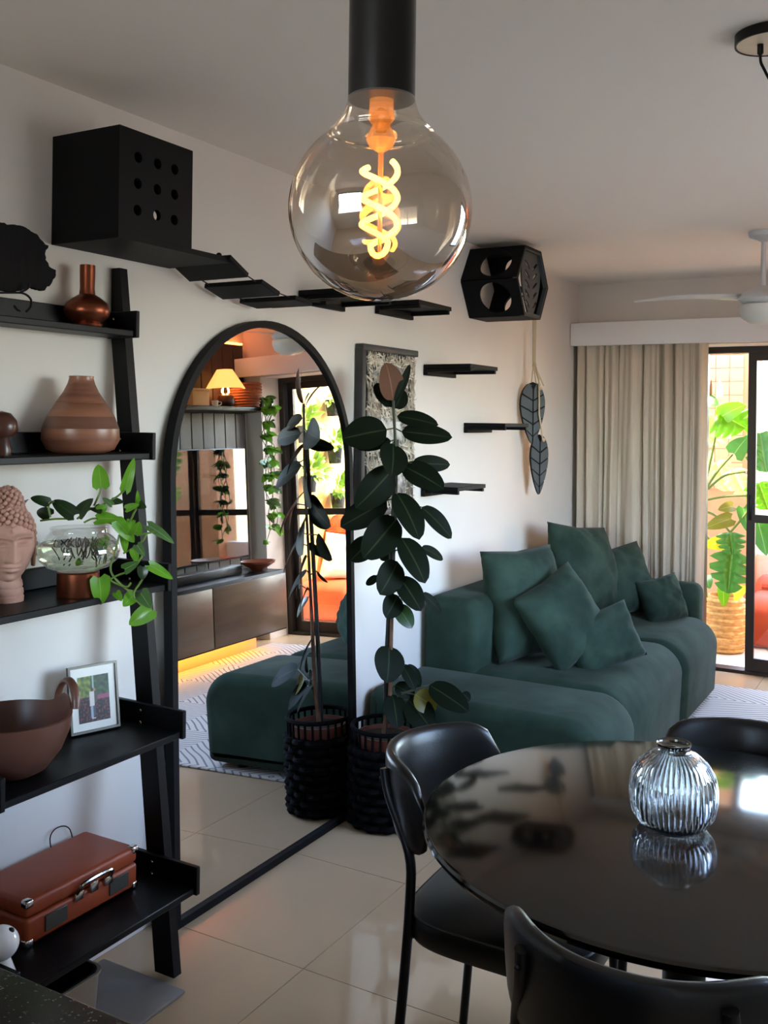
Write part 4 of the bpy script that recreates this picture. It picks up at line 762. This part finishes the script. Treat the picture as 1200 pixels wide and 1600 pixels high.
# floor under the shelf: grey slab, steel bin
gm = MB().rbox(.03, 1.40, .0005, .335, 2.055, .0118, .005, 2).build('floor_slab', greymat); tag(gm, 'flat grey slab on the floor under the ladder shelf', 'slab')
bn = thing('steel_bin', 'small steel bin with black liner on the grey slab', 'bin', (.2, 1.62, .012))
def rrect(cx, cy, ax, ay, r, n=6):
    out = []
    for sx, sy, a0 in ((1, 1, 0), (-1, 1, 90), (-1, -1, 180), (1, -1, 270)):
        for k in range(n + 1):
            a = R(a0 + 90 * k / n); out.append((cx + sx * (ax - r) + r * math.cos(a), cy + sy * (ay - r) + r * math.sin(a)))
    return out
def ringwall(levels, cx, cy):
    m = MB(); vs = []; n = 28
    for ax, ay, r, z in levels: vs += [(x, y, z) for x, y in rrect(cx, cy, ax, ay, r)]
    fs = [(i * n + k, i * n + (k + 1) % n, i * n + n + (k + 1) % n, i * n + n + k) for i in range(len(levels) - 1) for k in range(n)]
    fs += [tuple(range(n)), tuple((len(levels) - 1) * n + k for k in range(n))]
    return m.add(vs, fs)
ringwall([(.075, .105, .03, .0125), (.085, .118, .035, .19), (.089, .122, .037, .196), (.089, .122, .037, .202), (.082, .115, .033, .202), (.07, .1, .03, .06)], .235, 1.655).build('pail', steel, bn)
ringwall([(.079, .112, .032, .150), (.080, .113, .032, .204), (.076, .109, .03, .204), (.066, .096, .028, .155)], .235, 1.655).build('liner', blackmetal, bn)

# ------------------------------------------------------------------ cat furniture on the wall
cbx = thing('cat_box', 'black wall-mounted cat box with nine round holes', 'cat furniture', (.12, 2.0, 2.035))
X1 = .247; Y0, Y1 = 1.858, 2.141; Z0, Z1 = 2.035, 2.310; tb = .015
holes = [circ(y, z, .0145, 18) for y in (1.926, 2.0, 2.068) for z in (2.241, 2.172, 2.102)]
board('front_panel', [(Y0, Z0), (Y1, Z0), (Y1, Z1), (Y0, Z1)], holes, tb, frame_mtx((X1 - tb / 2, 0, 0), (0, 1, 0), (0, 0, 1)), blackcat, cbx)
MB().box(.001, Y0, Z0, X1 - tb, Y0 + tb, Z1).build('side_panel', blackcat, cbx)
board('side_panel', [(.001, Z0), (X1 - tb, Z0), (X1 - tb, Z1), (.001, Z1)], [circ(.11, Z0 + .085, .05, 28)], tb, frame_mtx((0, Y1 - tb / 2, 0), (1, 0, 0), (0, 0, 1)), blackcat, cbx)
MB().box(.001, Y0 + tb, Z1 - tb, X1 - tb, Y1 - tb, Z1).build('top_panel', blackcat, cbx); MB().box(.001, Y0, Z0 - .016, X1, 2.322, Z0 - .0005).build('base_board', blackcat, cbx)
MB().sphere((.215, 2.30, Z0 + .006), .009, 10, 6).build('rope_knot', blackcat, cbx)
br = thing('cat_bridge', 'sagging black plank rope bridge between the cat box and the wall shelf', 'cat furniture', (.13, 2.6, 1.96))
PK = [(2.345, 2.013, -26), (2.505, 1.968, -16), (2.688, 1.948, -5), (2.868, 1.962, 9)]
for y, z, a in PK:
    MB().rbox(-.115, -.05, -.008, .115, .05, .008, .002, 1, Matrix.Translation((.142, y, z)) @ Matrix.Rotation(R(a), 4, 'X')).build('plank', blackcat, br)
for x in (.05, .235):
    MB().tube([(x, 2.31, 2.025)] + [(x, y, z) for y, z, a in PK] + [(x, 3.02, 2.005)], .0022, 5).build('rope', blackmetal, br)
def wallstep(y, z, w, d, label, lip=True):
    t = thing('cat_step', label, 'cat furniture', (.0, y + w / 2, z), 'black cat steps on the wall')
    MB().rbox(.002, y, z - .018, d, y + w, z, .0015, 1).build('step_board', blackcat, t); MB().rbox(.002, y, z - .05, .022, y + w, z - .0185, .0015, 1).build('wall_cleat', blackcat, t)
    for q in (y + .01, y + w - .028): MB().rbox(.0225, q, z - .034, d - .004, q + .018, z - .0185, .0015, 1).build('side_batten', blackcat, t)
wallstep(3.02, 2.035, .30, .24, 'black cat step at the far end of the plank bridge, behind the bulb')
wallstep(3.585, 2.055, .31, .21, 'black cat step between the bridge and the hexagon box, above the twig panel')
wallstep(4.033, 1.815, .31, .24, 'topmost of the three black cat steps beside the twig panel')
wallstep(4.477, 1.547, .31, .225, 'middle black cat step beside the hanging leaf ornament')
wallstep(4.023, 1.256, .31, .19, 'lowest of the three black cat steps, above the sofa')
# hexagon house
hx = thing('hexagon_cat_house', 'black hexagonal cat house on the wall with round side holes and leaf cut-out front', 'cat furniture', (.15, 4.636, 2.25))
hy, hz, HR, HD, ht = 4.636, 2.2495, .218, .298, .014
V6 = [(hy + HR * math.cos(R(60 * k)), hz + HR * .92 * math.sin(R(60 * k))) for k in range(6)]; VI = [(hy + (HR - ht / .866) * math.cos(R(60 * k)), hz + (HR - ht / .866) * .92 * math.sin(R(60 * k))) for k in range(6)]
for k in range(6):
    a, b = V6[k], V6[(k + 1) % 6]; ai, bi = VI[k], VI[(k + 1) % 6]
    if k in (1, 4):
        MB().prism([(.001, a[0], a[1]), (.001, b[0], b[1]), (.001, bi[0], bi[1]), (.001, ai[0], ai[1])], (HD - .001, 0, 0)).build('side_panel', blackcat, hx)
    else:
        ee = Vector((0, b[0] - a[0], b[1] - a[1])); l = ee.length; ee.normalize(); mt = frame_mtx((.001, a[0], a[1]), (1, 0, 0), ee); off = ht / 2 if (Vector((1, 0, 0)).cross(ee)).dot(Vector((0, hy - a[0], hz - a[1]))) > 0 else -ht / 2
        board('side_panel', [(0, .004), (HD - .001, .004), (HD - .001, l - .004), (0, l - .004)], [circ(.165, l / 2, .083, 30)], ht, mt @ Matrix.Translation((0, 0, off)), blackcat, hx)
hex2 = lambda s, s2=.92: [(s * math.cos(R(60 * k)), s * s2 * math.sin(R(60 * k))) for k in range(6)]
mt = frame_mtx((HD - .012, hy, hz), (0, 1, 0), (0, 0, 1))
board('front_rim', hex2(HR - .001), [hex2(HR - .026)], .020, mt @ Matrix.Translation((0, 0, .002)), greywood, hx)
def slit(cx, cy, ang, L, wd): 
    ca_, sa_ = math.cos(ang), math.sin(ang); pts = [(-L / 2, 0), (-L / 4, wd / 2), (L / 4, wd * .6), (L / 2, 0), (L / 4, -wd * .3), (-L / 4, -wd * .4)]
    return [(cx + x * ca_ - y * sa_, cy + x * sa_ + y * ca_) for x, y in pts]
def leafoutline(L, W, notch=()):
    pts = []
    for s in (1, -1):
        N_ = 24
        for i in range(N_ + 1):
            u = i / N_ if s == 1 else 1 - i / N_
            wd = W / 2 * math.sin(PI * u ** .75) ** .7 * (1 - .25 * u)
            if i % 6 == 4 and s in notch and .1 < u < .85: wd *= .72
            pts.append((s * wd, L / 2 - u * L))
    return [p for i, p in enumerate(pts) if i == 0 or (Vector(p) - Vector(pts[i - 1])).length > 1e-4]
sl_ = [slit(s * .052 , .09 - .048 * k, s * .55, .082, .017) for k in range(5) for s in (-1, 1)]
ol = [(x + .025, y) for x, y in leafoutline(.36, .28)]
board('leaf_panel', ol, [[(x + .025, y) for x, y in h] for h in sl_], .008, mt @ Matrix.Translation((0, 0, -.012)), greywood, hx, 'leaf shaped fretwork set in the front')
MB().box(HD - .03, hy + .06, hz - .165, HD - .022, hy + .15, hz - .145).build('leaf_tab', greywood, hx); MB().box(HD - .03, hy - .02, hz + .15, HD - .022, hy + .06, hz + .185).build('leaf_tab', greywood, hx)
# hanging leaf ornament
ho = thing('hanging_leaf_ornament', 'two grey wooden leaves hanging on jute ropes below the hexagon house', 'ornament', (.13, 5.1, 1.15))
v1 = Vector((.70, -.71, 0)); r1 = Vector((.71, .70, 0))     # leaf faces into the room
m1 = frame_mtx((.13, 5.08, 1.605), r1, (0, 0, 1)); W1 = .165; 
def carved_leaf(nm, L_, W_l, m_):
    b = board(nm, leafoutline(L_, W_l), [], .014, m_, blackcat, ho)  # black backing layer stands in for the wall shadow behind the slits
    for s in (-1, 1):
        for k in range(5):
            u0, u1 = .02 + .19 * k, .02 + .19 * (k + 1) - .028; pin = []; pout = []
            for q in range(5):
                u = u0 + (u1 - u0) * q / 4; wd = W_l / 2 * math.sin(PI * min(1, u) ** .75) ** .7 * (1 - .25 * u) * .97
                pout.append((s * wd, L_ / 2 - u * L_)); ui = min(.99, u + .10); pin.append((s * .004, L_ / 2 - ui * L_))
            board('leaf_segment', pout + pin[::-1], [], .006, m_ @ Matrix.Translation((0, 0, .010)), greywood, b)
carved_leaf('upper_leaf', .35, W1, m1)
m2_ = frame_mtx((.15, 5.14, 1.315), Vector((.45, .55, 0)), (.03, .02, 1))
carved_leaf('lower_leaf', .34, .125, m2_)
for k, (dx, dy) in enumerate(((-.010, 0), (.006, .005), (.018, .0), (.028, .006))):
    MB().tube(smooth([Vector((.13, 5.10, 2.26)) + r1 * (.006 * k - .01), Vector((.13, 5.10, 1.90)) + r1 * (.004 * k - .006), Vector((.135, 5.09, 1.87)) + r1 * (.004 * k - .006), Vector((.14, 5.085, 1.76)) + r1 * (dx * 2.0)], 4), .0042, 6).build('rope', ropem, ho)
MB().tube([(.142, 5.095, 1.87), (.166, 5.085, 1.80), (.172, 5.082, 1.60), (.178, 5.125, 1.455)], .0045, 6).build('rope', ropem, ho)
MB().sphere((.133, 5.097, 1.875), .013, 10, 8, 1, 1, 1.8).build('rope_knot', ropem, ho); MB().sphere((.178, 5.135, 1.455), .012, 10, 8).build('rope_knot', ropem, ho); MB().sphere((.172, 5.095, 1.745), .011, 10, 8).build('rope_knot', ropem, ho)
MB().tube([(.0555, 5.10, 2.268), (.14, 5.10, 2.268), (.15, 5.10, 2.282)], .006, 8).build('wall_hook', blackmetal, ho)
ho.location.x -= .055; ho.location.y += .14
# twig panel
tp_ = thing('twig_panel', 'tall dark panel with three squares of pale twigs behind the rubber plant', 'wall art', (.02, 3.67, 1.5))
ay0, ay1, az0, az1 = 3.435, 3.905, 1.165, 1.852
MB().rbox(.002, ay0, az0, .026, ay1, az1, .003, 1).build('backboard', artdark, tp_)
for nm, b in (('frame_rail', (.002, ay0 - .004, az1 - .012, .042, ay1 + .004, az1 + .016)), ('frame_rail', (.002, ay0 - .004, az0 - .012, .042, ay1 + .004, az0 + .012)), ('frame_rail', (.002, ay0 - .006, az0, .040, ay0 + .022, az1))):
    MB().rbox(*b, .004, 2).build(nm, artdark, tp_)
sh_ = (az1 - az0 - .03) / 3
for k in range(3):
    zc = az0 + .015 + sh_ * (k + .5); yc = (ay0 + ay1) / 2 + .01
    MB().rbox(.0265, yc - .15, zc - sh_ * .33, .034, yc + .15, zc + sh_ * .33, .002, 1).build('silver_square', artsilver, tp_)
    m = MB(); random.seed(30 + k)
    for i in range(620):
        a = random.uniform(0, 2 * PI); ed = random.random()
        y = yc + random.choice((-1, 1)) * random.uniform(.10, .205) if ed < .5 else random.uniform(yc - .205, yc + .205)
        z = random.uniform(zc - sh_ * .47, zc + sh_ * .47) if ed < .5 else zc + random.choice((-1, 1, 1)) * random.uniform(.055, sh_ * .46)
        an = random.uniform(-.6, .6) + PI / 2 * random.choice((0, 1, 1)); L_ = random.uniform(.02, .055); dy, dz = math.cos(an) * L_ / 2, math.sin(an) * L_ / 2; x = random.uniform(.030, .041); wv = .0021
        y = min(max(y, ay0 + .03), ay1 - .028)
        m.add([(x, y - dy, z - dz - wv), (x + .003, y - dy, z - dz + wv), (x, y - dy + wv, z - dz + wv), (x, y + dy, z + dz - wv), (x + .003, y + dy, z + dz + wv), (x, y + dy + wv, z + dz + wv)], [(0, 1, 4, 3), (1, 2, 5, 4), (2, 0, 3, 5), (0, 2, 1), (3, 4, 5)])
    m.build('twigs', twig, tp_, kind='stuff')

# ------------------------------------------------------------------ ceiling fan
fx, fy = 1.353, 4.838; fn_ = thing('ceiling_fan', 'white ceiling fan with frosted light dome near the balcony', 'ceiling fan', (fx, fy, HC))
MB().lathe((fx, fy, 0), [(0, HC - .001), (.07, HC - .001), (.066, 2.43), (.03, 2.415), (.014, 2.405), (0, 2.405)], 28).build('ceiling_cup', fanm, fn_); MB().lathe((fx, fy, 0), [(.0115, 2.19), (.0115, 2.41)], 14).build('rod', fanm, fn_)
MB().lathe((fx, fy, 0), [(0, 2.205), (.02, 2.2), (.06, 2.185), (.095, 2.165), (.112, 2.14), (.10, 2.128), (.085, 2.115), (0, 2.115)], 32).build('motor_housing', fanm, fn_)
MB().lathe((fx, fy, 0), [(0, 2.112), (.105, 2.112), (.108, 2.095), (.095, 2.055), (.06, 2.03), (0, 2.02)], 32).build('light_dome', fandome, fn_)
for k in range(3):
    a = R(182 + 120 * k); er = Vector((math.cos(a), math.sin(a), 0)); et = Vector((-er.y, er.x, 0)); m = MB()
    def bfn(sg):
        def g(u, v):
            s_ = 2 * v - 1; wd = .034 + .022 * math.sin(PI * min(1, u * 1.1)) ; 
            return Vector((fx, fy, 2.152)) + er * (.09 + .50 * u) + et * (wd * s_ + .03 * math.sin(2.6 * u)) + Vector((0, 0, .010 * math.sin(PI * u) + .012 * s_ * (1 - u) + sg * .002 * (1 - s_ * s_)))
        return g
    m.grid(bfn(1), 14, 5); m.grid(bfn(-1), 14, 5); m.build('blade', fanm, fn_, 0)

# ------------------------------------------------------------------ dining table, vase, chairs
TX, TY = 1.656, 2.03; tb_ = thing('dining_table', 'round glossy black dining table on a pedestal', 'table', (TX, TY, .0005))
MB().lathe((TX, TY, 0), [(0, .722), (.505, .722), (.524, .730), (.530, .738), (.530, .744), (.527, .749), (.522, .7505), (0, .7505)], 96).build('tabletop', lacquer, tb_, 25)
MB().lathe((TX, TY, 0), [(.22, .0005), (.22, .012), (.20, .018), (.06, .03), (.042, .06), (.042, .69), (.12, .715), (.12, .7215), (0, .7215)], 40).build('pedestal', blackmetal, tb_)
vc = (1.634, 2.015)
def vprof(): return [(0.0, .0), (.052, .0), (.066, .007), (.080, .026), (.0855, .052), (.0855, .080), (.081, .104), (.068, .126), (.050, .141), (.036, .149), (.0315, .154), (.0315, .160), (.0345, .166)]
m = MB(); NS = 48 * 6; pf = vprof(); vs = []; fs = []
for r, z in pf:
    rib = .0034 * min(1, max(0, (r - .034) / .02)) * (1 if .004 < z < .146 else .25)
    for k in range(NS):
        a = 2 * PI * k / NS; rr = max(0, r + rib * (abs(math.sin(a * 24)) ** .7 - .6) * (r > 0)); vs.append((vc[0] + rr * math.cos(a), vc[1] + rr * math.sin(a), .7512 + z))
for r, z in [(.0318, .166), (.029, .160), (.029, .154)] + [(max(.0, r - .0042), max(z, .006)) for r, z in pf[::-1][3:]]:
    for k in range(NS):
        a = 2 * PI * k / NS; vs.append((vc[0] + r * math.cos(a), vc[1] + r * math.sin(a), .7512 + z))
n_ = len(vs) // NS
fs = [(i * NS + k, i * NS + (k + 1) % NS, (i + 1) * NS + (k + 1) % NS, (i + 1) * NS + k) for i in range(n_ - 1) for k in range(NS)]
va = m.add(vs, fs).build('ribbed_vase', vaseglass, None, 70); tag(va, 'squat ribbed clear glass vase on the black dining table', 'vase')
def pad(m):
    NSEG = 30; K_ = 16
    vs = []; fs = []
    for i in range(NSEG + 1):
        s = -1 + 2 * i / NSEG; x = .25 * s * (1 - .10 * s * s); y = -.276 + .148 * abs(s) ** 2.1
        tx, ty = .235 * (1 - .3 * s * s), .311 * abs(s) ** 1.1 * (1 if s > 0 else -1); l = math.hypot(tx, ty); nx, ny = -ty / l, tx / l
        e = max(0, (abs(s) - .72) / .28); hs_ = max(.02, math.sqrt(max(0, 1 - e ** 2.4))); 
        hh = .096 * (.30 + .70 * hs_) if e < 1 else .02; th_ = .019 * (.25 + .75 * hs_)
        for k in range(K_):
            a = 2 * PI * k / K_; ca_, sa_ = math.cos(a), math.sin(a)
            o = th_ * (abs(ca_) ** .6) * (1 if ca_ > 0 else -1); z = hh * (abs(sa_) ** .55) * (1 if sa_ > 0 else -1)
            lean_ = -.16 * z - 0.012 * (1 - s * s)
            vs.append((x + nx * o, y + ny * o + lean_, .690 + z + .004 * (1 - s * s)))
    for i in range(NSEG):
        for k in range(K_): fs.append((i * K_ + k, i * K_ + (k + 1) % K_, (i + 1) * K_ + (k + 1) % K_, (i + 1) * K_ + k))
    fs += [tuple(range(K_)), tuple(NSEG * K_ + k for k in range(K_))]
    return m.add(vs, fs)
def seatm():
    m = MB(); n = 64; vs = []; lv = [(.90, .405), (.97, .408), (1.0, .420), (1.0, .452), (.975, .466), (.90, .474), (.5, .478), (.02, .479)]
    for s, z in lv:
        for k in range(n):
            a = 2 * PI * k / n; c, q = math.cos(a), math.sin(a)
            x = .232 * (abs(c) ** .5) * (1 if c > 0 else -1); y = .225 * (abs(q) ** .5) * (1 if q > 0 else -1); x *= 1 + .04 * (y / .225)
            vs.append((x * s, y * s + .01, z))
    fs = [(i * n + k, i * n + (k + 1) % n, i * n + n + (k + 1) % n, i * n + n + k) for i in range(len(lv) - 1) for k in range(n)] + [tuple(range(n)), tuple((len(lv) - 1) * n + k for k in range(n))]
    return m.add(vs, fs)
def make_chair(label):
    t = thing('dining_chair', label, 'chair', (0, 0, 0), 'black leather dining chairs')
    pad(MB()).build('backrest', blackleather, t, 55); seatm().build('seat', blackleather, t, 40)
    MB().tube([(.232 * (abs(math.cos(a)) ** .5) * (1 if math.cos(a) > 0 else -1) * (1 + .04 * (abs(math.sin(a)) ** .5) * (1 if math.sin(a) > 0 else -1)) * .985, .225 * (abs(math.sin(a)) ** .5) * (1 if math.sin(a) > 0 else -1) * .985 + .01, .464) for a in [2 * PI * i / 64 for i in range(64)]], .0028, 5, True).build('seat_piping', blackleather, t)
    MB().tube(smooth([(.223 * s * (1 - .1 * s * s), -.282 + .148 * abs(s) ** 2.1 - .022, .786 - (.03 * max(0, (abs(s) - .6) / .3) ** 2)) for s in [-.88 + 1.76 * i / 16 for i in range(17)]], 2), .0022, 5).build('back_seam', blackleather, t)
    for s in (-1, 1):
        MB().tube(smooth([(.152 * s, -.268, .760), (.160 * s, -.250, .70), (.19 * s, -.185, .60), (.195 * s, -.178, .50), (.2 * s, -.190, .30), (.205 * s, -.215, .0005)], 4), .0115, 10).build('leg', blackmetal, t)
        MB().tube([(.185 * s, .17, .405), (.195 * s, .195, .0005)], .0115, 10).build('leg', blackmetal, t)
        MB().tube([(.198 * s, -.19, .415), (.15 * s, -.15, .415), (.15 * s, .16, .398), (.185 * s, .172, .398)], .009, 8).build('seat_rail', blackmetal, t)
        MB().sphere((.155 * s, -.275, .735), .006, 8, 6).build('bolt', blackmetal, t)
    return t
ch = make_chair('black leather dining chair at the left of the table, beside the rubber plant')
ch.location = (1.255, 2.13, 0); ch.rotation_euler = (0, 0, R(-88))
c2 = copy_tree(ch); c2['label'] = 'black leather dining chair with stitched back towards the camera, near side of table'; c2.location = (1.706, 1.672, 0); c2.rotation_euler = (0, 0, 0)
c3 = copy_tree(ch); c3['label'] = 'black leather dining chair at the far side of the table, in front of the sofa'; c3.location = (1.675, 2.41, 0); c3.rotation_euler = (0, 0, R(172))

# ------------------------------------------------------------------ kitchen counter corner
kc = thing('kitchen_counter', 'black speckled granite kitchen counter in the near corner', 'counter', (1.1, .5, .0005))
MB().rbox(.002, .16, .885, 1.95, .775, .92, .004, 2).build('worktop', granite, kc); MB().box(.002, .2, .0005, 1.9, .72, .884).build('cabinet', blackwood, kc)

# ------------------------------------------------------------------ pendant lamp close to the camera
px, py, pz = 1.757, .60, 1.7075
pb = thing('pendant_lamp', 'big smoked globe filament bulb hanging from a black tube close to the camera', 'lamp', (px, py, pz))
prof = []
for k in range(37):
    a = PI * k / 36 * .845
    prof.append((.0645 * math.sin(a), -.0645 * math.cos(a)))
r0, z0 = prof[-1]; pr2 = [(r, z) for r, z in prof if r > r0 * .999 or z < 0]
prof = pr2[:-1] + [(.037, .0545), (.0315, .0600), (.0270, .0665), (.0245, .0735), (.0232, .0805)]
prof[0] = (0.0, -.0645)
gl = MB(); gl.lathe((px, py, pz), prof, 72); gl.f = gl.f[:-1]
gl.build('glass_globe', bulbglass, pb, 0)
MB().lathe((px, py, pz), [(.0222, .077), (.0236, .077), (.0236, .33), (.006, .335), (0, .335)], 48).build('socket_tube', socketm, pb)
MB().tube([(px, py, pz + .33), (px, py, HC - .02)], .0035, 8).build('cord', blackmetal, pb); MB().lathe((px, py, 0), [(0, HC - .022), (.05, HC - .022), (.05, HC - .001), (0, HC - .001)], 32).build('ceiling_cup', blackmetal, pb)
fp = []
ar_ = Vector((math.cos(R(29.8)), math.sin(R(29.8)), 0)); af_ = Vector((-ar_.y, ar_.x, 0)); NP = 44
def fil(t, ph0): 
    a = ph0 + t * 2 * PI * 1.5; rr = .0125 * (1 - .25 * max(0, t - .8) / .2)
    return Vector((px - .0005, py, pz)) + ar_ * rr * math.cos(a) + af_ * rr * math.sin(a) + Vector((0, 0, .038 - .062 * t - (.006 if ph0 > 1 else 0) * (1 - t)))
A_ = [fil(i / NP, 2.3) for i in range(NP + 1)]; B_ = [fil(i / NP, 2.3 + PI) for i in range(NP + 1)]
mid = (A_[-1] + B_[-1]) / 2; loop = []
for k in range(1, 8):
    a = PI * k / 8; loop.append(mid + (A_[-1] - mid) * math.cos(a) + Vector((0, 0, -.0085 * math.sin(a))))
MB().tube(A_ + loop + B_[::-1], .0021, 8).build('filament', filam, pb)
MB().lathe((px, py, pz), [(.0085, .082), (.0085, .072), (.0095, .064), (.006, .060), (.0085, .055), (.0105, .049), (.008, .044), (.002, .040), (.0012, -.03), (0, -.031)], 20).build('glass_stem', fstem, pb)

# ------------------------------------------------------------------ second pendant: canopy and swagged cable
cx_, cy_ = 1.745, 2.39; cp = thing('ceiling_canopy', 'round black ceiling canopy with swagging black cable above the table', 'light fitting', (cx_, cy_, HC))
MB().lathe((cx_, cy_, 0), [(0, HC - .0005), (.08, HC - .0005), (.08, HC - .024), (.076, HC - .024), (.076, HC - .020), (0, HC - .020)], 48).build('rim', blackmetal, cp); MB().lathe((cx_, cy_, 0), [(0, HC - .0205), (.0755, HC - .0205), (.0755, HC - .0225), (0, HC - .0225)], 40).build('cover_plate', canopyunder, cp)
gx, gy = 1.722, 2.385
MB().lathe((gx, gy, 0), [(0, HC - .0228), (.007, HC - .0228), (.007, HC - .043), (.004, HC - .047), (0, HC - .047)], 16).build('cable_grip', blackmetal, cp)
MB().tube(smooth([(gx, gy, HC - .045), (gx + .006, gy, HC - .075), (gx + .05, gy - .01, HC - .135), (gx + .2, gy - .05, HC - .2), (gx + .38, gy - .1, HC - .14), (gx + .46, gy - .12, HC - .02)], 6), .0032, 8).build('cable', blackmetal, cp)
